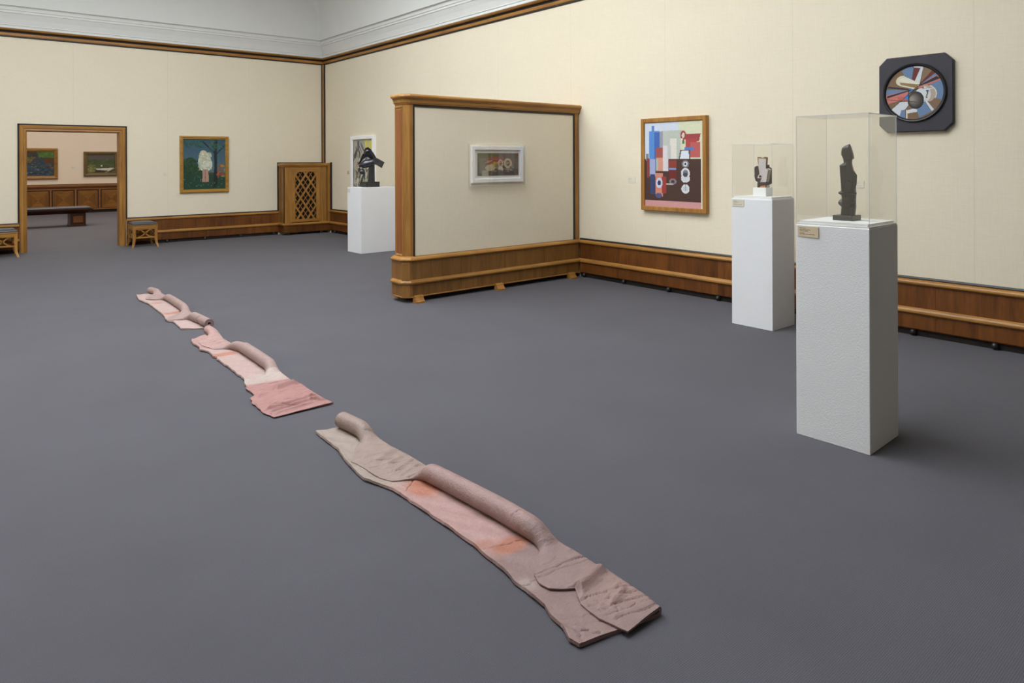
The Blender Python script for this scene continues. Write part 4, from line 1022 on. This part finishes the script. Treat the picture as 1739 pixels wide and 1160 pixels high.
# ================================================================== CLAY FLOOR PIECES
def smooth_lookup(tab, s, win):
    return sum(lin(tab, s + (k - 2) * win / 2) * w_ for k, w_ in enumerate((.1, .25, .3, .25, .1)))
def seg_dist(x, y, a, b):
    dx, dy = b[0] - a[0], b[1] - a[1]; t = max(0., min(1., ((x - a[0]) * dx + (y - a[1]) * dy) / (dx * dx + dy * dy + 1e-12)))
    return math.hypot(x - a[0] - t * dx, y - a[1] - t * dy)
def clay(label, yL0, yL1, yR0, yR1, Ltab, Rtab, Ktab, Ftab, rtab, ridges, colfn, th=.014, step=.005, rough=.004, seed=0, cracks=(), turns=None, NB=30, NC=56, thin=None):
    """sheet of clay: flat base between left edge L and right edge R; beyond R the sheet turns up and comes back as a
    loose flap (K=0, width F) or rolls into a tube (K=1, radius r)"""
    rng = np.random.RandomState(seed)
    n = int(abs(yL0 - yL1) / step)
    rings = []; cols = []
    jitL = np.convolve(rng.randn(n + 29), np.ones(9) / 9, 'same'); jitF = np.convolve(rng.randn(n + 29), np.ones(11) / 11, 'same')
    wav = [(rng.uniform(20, 70), rng.uniform(0, 6), rng.uniform(-8, 8)) for _ in range(7)]
    segs = []                                       # cracks become wobbly polylines of short grooves
    for (x0, y0, x1, y1, wd, dp, lay) in cracks:
        pts = [(x0 + (x1 - x0) * q / 6 + (rng.uniform(-1, 1) * .006 if 0 < q < 6 else 0), y0 + (y1 - y0) * q / 6 + (rng.uniform(-1, 1) * .006 if 0 < q < 6 else 0)) for q in range(7)]
        segs += [(pts[q], pts[q + 1], wd, dp, lay) for q in range(6)]
    def groove(x, y, lay):
        g = 0.0
        for a, b2, wd, dp, ly in segs:
            if ly != lay or not (min(a[1], b2[1]) - 3 * wd < y < max(a[1], b2[1]) + 3 * wd): continue
            d = seg_dist(x, y, a, b2)
            if d < 3 * wd: g = max(g, dp * math.exp(-(d / wd) ** 2))
        return g
    for i in range(n + 1):
        s = i / n; yl = yL0 + (yL1 - yL0) * s; yr = yR0 + (yR1 - yR0) * s
        L = lin(Ltab, yl) + jitL[i] * rough * .8; R = lin(Rtab, yr); k = smooth_lookup(Ktab, yr, .05); F = lin(Ftab, yr) + jitF[i] * rough; r = lin(rtab, yr)
        tn = lin(turns, yr) if turns else 395.0
        fth = lin(thin, yr) if thin else 1.0
        k = k * k * (3 - 2 * k)
        th_ = th * fth; c0 = th_ / 2
        cl = []                                    # centre line: (x, z, t) with t in 0..1 base, 1..2 curl
        rho = .0105 * fth
        bend = R - (rho * (1 - k) + r * k)
        for j in range(NB):
            t = j / NB; x = L + (bend - L) * t
            cl.append((x, c0 + .006 * (1 - t) ** 9 + .003 * math.sin(9 * yl + 3 * t) * (1 - t) * t * 2 + .0016 * math.sin(33 * yl + 11 * t), t))
        for j in range(NC + 1):
            q = j / NC
            arc = math.pi * rho; ln_ = max(.05, F); d = q * (arc + ln_ - rho)
            if d < arc:
                an = -math.pi / 2 + d / rho; fx, fz_ = R - rho + rho * math.cos(an), c0 + rho + rho * math.sin(an)
            else:
                e = d - arc; sh_ = e / max(.05, ln_ - rho)
                zt, ze = c0 + 2 * rho, c0 + th_ * .5 + th_ * .32
                fx = R - rho - e; fz_ = zt + (ze - zt) * min(1, sh_) ** 1.1
                g = 0.0
                for (ry, sk, amp, wd, e0, e1) in ridges:      # cross ridges: position, skew, height, half width, from..to share of flap
                    yy = yr - ry + sk * e
                    if e0 <= sh_ <= e1:
                        edge = min(1, (sh_ - e0) / .12 + .02, (e1 - sh_) / .12 + .02)
                        g += amp * math.exp(-(yy / wd) ** 2) * max(0, edge)
                for (fq, ph, sk) in wav: g += .0005 * math.sin(fq * 2.2 * yr + ph + sk * e * 8) * (1 - .6 * sh_)
                fz_ += g
            an = -math.pi / 2 + q * math.radians(tn); rr = r * (1 - (.30 if tn < 450 else .80) * q ** 1.3)
            tx, tz = R - r + rr * math.cos(an), c0 + r + rr * math.sin(an)
            cl.append((fx * (1 - k) + tx * k, fz_ * (1 - k) + tz * k, 1 + q))
        m_ = len(cl); outer = []; inner = []
        for j in range(m_):
            a = cl[max(0, j - 1)]; b2 = cl[min(m_ - 1, j + 1)]
            dx, dz = b2[0] - a[0], b2[1] - a[1]; l = math.hypot(dx, dz) + 1e-9; nx, nz = -dz / l, dx / l     # left normal = up on the base = inside of the curl
            h_ = th_ / 2 * (.8 if j == 0 else 1); t = cl[j][2]
            if t > 1: h_ *= .9 * (1 - (1 - k) * .58 * (t - 1) ** .8)
            y = yl + (yr - yl) * min(1, t)
            gi = groove(cl[j][0], y, 0) if t < 1 else 0.0
            go = groove(cl[j][0], y, 1) if t > 1 else 0.0
            inner.append((cl[j][0] + nx * h_, y, max(.001, cl[j][1] + nz * h_ - gi), t)); outer.append((cl[j][0] - nx * h_, y, max(.001, cl[j][1] - nz * h_ - go), t))
        rg = outer + inner[::-1]
        rings.append([p[:3] for p in rg]); cols += [colfn(p[0], p[1], p[2], p[3], k) for p in rg]
    base = Vector(((lin(Ltab, yL0) + lin(Rtab, yR0)) / 2, (yL0 + yL1) / 2, 0))
    nn = len(rings[0]); m_ = nn // 2; nr = len(rings)
    V_ = np.array(rings, np.float64).reshape(-1, 3) - np.array(base)
    ii, jj = np.meshgrid(np.arange(nr - 1), np.arange(nn), indexing='ij'); j2 = (jj + 1) % nn
    faces = np.stack([ii * nn + jj, ii * nn + j2, (ii + 1) * nn + j2, (ii + 1) * nn + jj], -1).reshape(-1, 4).tolist()
    for st_, fl_ in ((0, 1), (nr - 1, 0)):           # end caps: quads between the two skins
        for j in range(m_ - 1):
            f = [st_ * nn + q for q in (j, j + 1, nn - 2 - j, nn - 1 - j)]; faces.append(f[::-1] if fl_ else f)
    me = bpy.data.meshes.new('clay_strip'); me.from_pydata(V_.tolist(), [], faces); me.materials.append(M['clay'])
    bm = bmesh.new(); bm.from_mesh(me); bmesh.ops.recalc_face_normals(bm, faces=bm.faces); bm.to_mesh(me); bm.free()
    at = me.color_attributes.new('Col', 'FLOAT_COLOR', 'POINT')
    cc = np.ones((len(me.vertices), 4), np.float32); cc[:, :3] = np.array(cols, np.float32); at.data.foreach_set('color', cc.ravel())
    me.polygons.foreach_set('use_smooth', [True] * len(me.polygons))
    o = bpy.data.objects.new('clay_strip', me); COL.objects.link(o); o.location = base
    es = o.modifiers.new('edges', 'EDGE_SPLIT'); es.split_angle = math.radians(55)
    return tag(o, label, 'sculpture', 'clay strips laid in a line on the carpet')

def mixc(a, b, f):
    f = max(0., min(1., f)); return tuple(x * (1 - f) + y * f for x, y in zip(a, b))
PINK, BEIGE, MAUVE, ORANGE, REDP, PALE = srgb(164, 130, 125), srgb(147, 131, 121), srgb(132, 107, 103), srgb(160, 96, 70), srgb(154, 109, 104), srgb(176, 161, 154)
def spot(x, y, cx, cy, rx, ry): return min(1., 1.5 * math.exp(-(((x - cx) / rx) ** 2 + ((y - cy) / ry) ** 2) ** 1.6))
def col1(x, y, z, t, k):
    c = PINK
    c = mixc(c, BEIGE, (y - 2.72) / .12) if y > 2.5 else c
    c = mixc(c, MAUVE, (2.10 - y) / .10) if y < 2.3 else c
    if t > 1: c = mixc(c, MAUVE, .55 if y > 2.0 else .35)
    if t > 1 and y > 2.80: c = mixc(c, srgb(140, 120, 110), .6)
    if t < 1.0:
        c = mixc(c, ORANGE, .85 * spot(x, y, 1.70, 2.68, .07, .09)); c = mixc(c, ORANGE, .8 * spot(x, y, 1.70, 2.06, .08, .045)); c = mixc(c, ORANGE, .4 * spot(x, y, 1.62, 2.13, .05, .03))
    c = mixc(c, PALE, .35 * spot(x, y, 1.585, 1.83, .03, .04)); c = mixc(c, srgb(150, 118, 108), .35 * spot(x, y, 1.78, 1.6, .1, .1))
    return c
clay('long pinkish clay strip nearest the viewer with rolled right edge', 3.62, 1.50, 3.585, 1.438,
     [(3.62, 1.600), (3.313, 1.589), (3.193, 1.562), (3.043, 1.542), (2.933, 1.533), (2.85, 1.56), (2.757, 1.585), (2.562, 1.591), (2.326, 1.597), (2.173, 1.596), (2.039, 1.586), (1.926, 1.578), (1.866, 1.562), (1.821, 1.564), (1.708, 1.558), (1.657, 1.538), (1.59, 1.53), (1.54, 1.506), (1.49, 1.512)],
     [(3.6, 1.782), (3.45, 1.800), (3.32, 1.806), (3.15, 1.800), (3.0, 1.812), (2.82, 1.814), (2.73, 1.800), (2.5, 1.820), (2.25, 1.838), (2.1, 1.842), (1.95, 1.842), (1.83, 1.846), (1.74, 1.842), (1.70, 1.850), (1.6, 1.844), (1.5, 1.840), (1.43, 1.826)],
     [(3.6, 1), (3.40, 1), (3.26, .12), (3.2, 0), (2.80, 0), (2.76, .55), (2.70, 1), (2.06, 1), (1.98, .55), (1.90, .05), (1.88, 0), (1.4, 0)],
     [(3.6, .16), (3.3, .14), (3.2, .18), (3.13, .232), (3.0, .23), (2.88, .227), (2.81, .20), (2.77, .15), (2.7, .10), (2.0, .10), (1.95, .12), (1.90, .17), (1.85, .21), (1.80, .228), (1.76, .22), (1.727, .188), (1.70, .155), (1.68, .165), (1.626, .20), (1.54, .203), (1.47, .18), (1.43, .16)],
     [(3.6, .044), (3.3, .042), (2.7, .043), (2.2, .044), (2.0, .043), (1.4, .04)],
     [(3.08, .25, .012, .022, .0, .8), (3.00, .25, .010, .018, .1, .7), (2.93, .3, .009, .016, .0, .75), (2.87, .3, .006, .012, .0, .8), (1.705, .12, .024, .026, .0, .98), (1.585, .25, .010, .016, .05, .7), (1.615, .25, .004, .008, .0, .85)],
     col1, seed=3, step=.004, NB=44, NC=60, cracks=[
     (1.53, 1.60, 1.60, 1.495, .004, .010, 0), (1.555, 1.555, 1.53, 1.50, .003, .007, 0), (1.565, 1.83, 1.64, 1.825, .003, .004, 0), (1.60, 2.10, 1.76, 2.06, .003, .005, 0), (1.62, 2.70, 1.70, 2.77, .003, .006, 0),
     (1.54, 1.62, 1.68, 1.56, .003, .003, 0), (1.53, 1.585, 1.68, 1.52, .003, .003, 0), (1.62, 1.86, 1.84, 1.80, .0035, .005, 1), (1.63, 1.83, 1.84, 1.775, .0035, .004, 1), (1.66, 1.88, 1.80, 1.845, .003, .003, 1),
     (1.66, 1.64, 1.84, 1.575, .003, .005, 1), (1.66, 1.60, 1.84, 1.54, .003, .004, 1), (1.67, 1.565, 1.84, 1.505, .0035, .005, 1), (1.66, 1.535, 1.84, 1.478, .003, .004, 1), (1.68, 1.50, 1.83, 1.455, .003, .004, 1), (1.70, 1.60, 1.72, 1.50, .003, .003, 1),
     (1.60, 3.05, 1.80, 2.985, .003, .005, 1), (1.60, 3.00, 1.80, 2.93, .003, .005, 1), (1.62, 2.95, 1.80, 2.88, .003, .004, 1), (1.62, 2.90, 1.80, 2.84, .003, .004, 1), (1.66, 3.12, 1.80, 3.07, .003, .004, 1),
     (1.755, 2.13, 1.85, 2.10, .003, .005, 1), (1.755, 3.335, 1.83, 3.31, .003, .006, 1), (1.69, 2.79, 1.80, 2.755, .004, .007, 1)])
def col2(x, y, z, t, k):
    c = mixc(PINK, PALE, .35)
    c = mixc(c, srgb(168, 152, 144), .8 * spot(x, y, 1.62, 4.72, .3, .10)) ; c = mixc(c, REDP, (4.64 - (x - 1.56) * .25 - y + .03) / .03)
    if y > 5.75: c = mixc(c, REDP, .45)
    if t > 1 and 4.8 < y < 5.75: c = mixc(c, MAUVE, .55)
    if t < 1: c = mixc(c, ORANGE, .75 * spot(x, y, 1.70, 5.52, .10, .05))
    return c
clay('middle clay strip with broken roll and wide reddish wrinkled end', 6.16, 4.02, 6.30, 3.985,
     [(6.16, 1.633), (5.988, 1.607), (5.875, 1.616), (5.766, 1.596), (5.694, 1.635), (5.415, 1.621), (5.091, 1.623), (4.792, 1.611), (4.632, 1.565), (4.518, 1.561), (4.448, 1.565), (4.40, 1.52), (4.285, 1.500), (4.157, 1.494), (4.02, 1.515)],
     [(6.3, 1.845), (6.18, 1.865), (5.95, 1.83), (5.68, 1.835), (5.47, 1.880), (5.2, 1.876), (4.92, 1.866), (4.7, 1.845), (4.56, 1.845), (4.43, 1.868), (4.33, 1.862), (4.1, 1.864), (3.98, 1.876)],
     [(6.3, .85), (6.2, .6), (6.08, .05), (5.72, 0), (5.64, .6), (5.57, 1), (5.49, 1), (5.475, .72), (5.46, 1), (4.92, 1), (4.80, .5), (4.70, .06), (4.6, 0), (3.9, 0)],
     [(6.3, .12), (6.15, .15), (6.0, .19), (5.85, .18), (5.7, .16), (5.6, .10), (4.85, .14), (4.72, .2), (4.62, .285), (4.5, .295), (4.44, .305), (4.40, .345), (4.3, .368), (4.1, .374), (3.98, .362)],
     [(6.3, .038), (5.6, .038), (5.49, .038), (5.46, .043), (4.9, .042), (4.6, .04)],
     [(5.92, .15, .012, .016, 0, .9), (5.84, .15, .014, .012, 0, .8), (5.98, .2, .008, .01, .1, 1), (4.47, .12, .032, .026, .0, .62), (4.45, .2, .014, .03, .70, .98), (4.40, .1, .008, .014, 0, .6), (4.175, .14, .018, .012, 0, 1), (4.12, .14, .018, .012, 0, 1), (4.22, .25, .007, .01, .0, 1), (4.28, .25, .005, .01, .0, 1), (4.07, .13, .014, .012, .0, 1), (4.55, .2, .006, .008, 0, 1)],
     col2, seed=5, rough=.012, NB=30, NC=70, thin=[(3.9, .45), (4.05, .5), (4.4, .6), (4.6, .7), (4.75, 1), (7, 1)], cracks=[
     (1.56, 4.62, 1.845, 4.56, .005, .008, 1), (1.58, 4.58, 1.70, 4.52, .003, .004, 1), (1.53, 4.24, 1.85, 4.20, .006, .009, 1), (1.53, 4.20, 1.85, 4.15, .006, .010, 1), (1.55, 4.14, 1.86, 4.09, .006, .010, 1), (1.54, 4.09, 1.86, 4.05, .006, .009, 1), (1.60, 4.30, 1.85, 4.27, .003, .003, 1), (1.56, 4.36, 1.80, 4.33, .003, .003, 1),
     (1.60, 4.70, 1.72, 4.66, .003, .004, 1), (1.62, 4.80, 1.68, 4.79, .003, .005, 0), (1.66, 5.36, 1.72, 5.37, .004, .006, 0), (1.66, 5.93, 1.82, 5.85, .006, .008, 1), (1.64, 5.97, 1.82, 5.90, .005, .006, 1), (1.66, 6.02, 1.82, 5.97, .004, .005, 1)])
def col3(x, y, z, t, k):
    c = mixc(PINK, PALE, .45)
    if t > 1: c = mixc(c, MAUVE, .55)
    if t < 1: c = mixc(c, ORANGE, .75 * spot(x, y, 1.80, 7.36, .10, .05)); c = mixc(c, ORANGE, .5 * spot(x, y, 1.78, 8.0, .05, .05))
    return c
clay('farthest clay strip with open rolled end facing the viewer', 8.63, 6.63, 8.66, 6.50,
     [(8.63, 1.715), (8.45, 1.69), (8.3, 1.680), (8.007, 1.708), (7.6, 1.700), (7.331, 1.691), (7.1, 1.66), (7.037, 1.657), (6.97, 1.692), (6.8, 1.684), (6.62, 1.672)],
     [(8.66, 1.90), (8.5, 1.94), (8.16, 1.945), (7.8, 1.945), (7.47, 1.935), (7.2, 1.915), (7.05, 1.90), (6.92, 1.895), (6.7, 1.905), (6.5, 1.915)],
     [(8.66, .9), (8.52, .8), (8.38, .06), (8.24, 0), (8.12, .6), (8.05, 1), (7.40, 1), (7.28, .5), (7.16, .04), (7.05, 0), (6.98, .35), (6.90, 1), (6.4, 1)],
     [(8.66, .12), (8.4, .18), (8.28, .21), (8.12, .15), (8.0, .12), (7.3, .12), (7.2, .2), (7.1, .25), (7.02, .24), (6.95, .18), (6.8, .12)],
     [(8.66, .036), (7.4, .039), (6.9, .041), (6.5, .041)],
     [(8.3, .2, .01, .03, 0, .9), (7.12, .2, .012, .03, 0, .8)],
     col3, seed=9, turns=[(6.4, 800), (6.66, 800), (6.72, 395), (8.7, 395)], cracks=[(1.69, 7.33, 1.84, 7.37, .004, .006, 0), (1.84, 7.55, 1.96, 7.53, .004, .005, 1)])
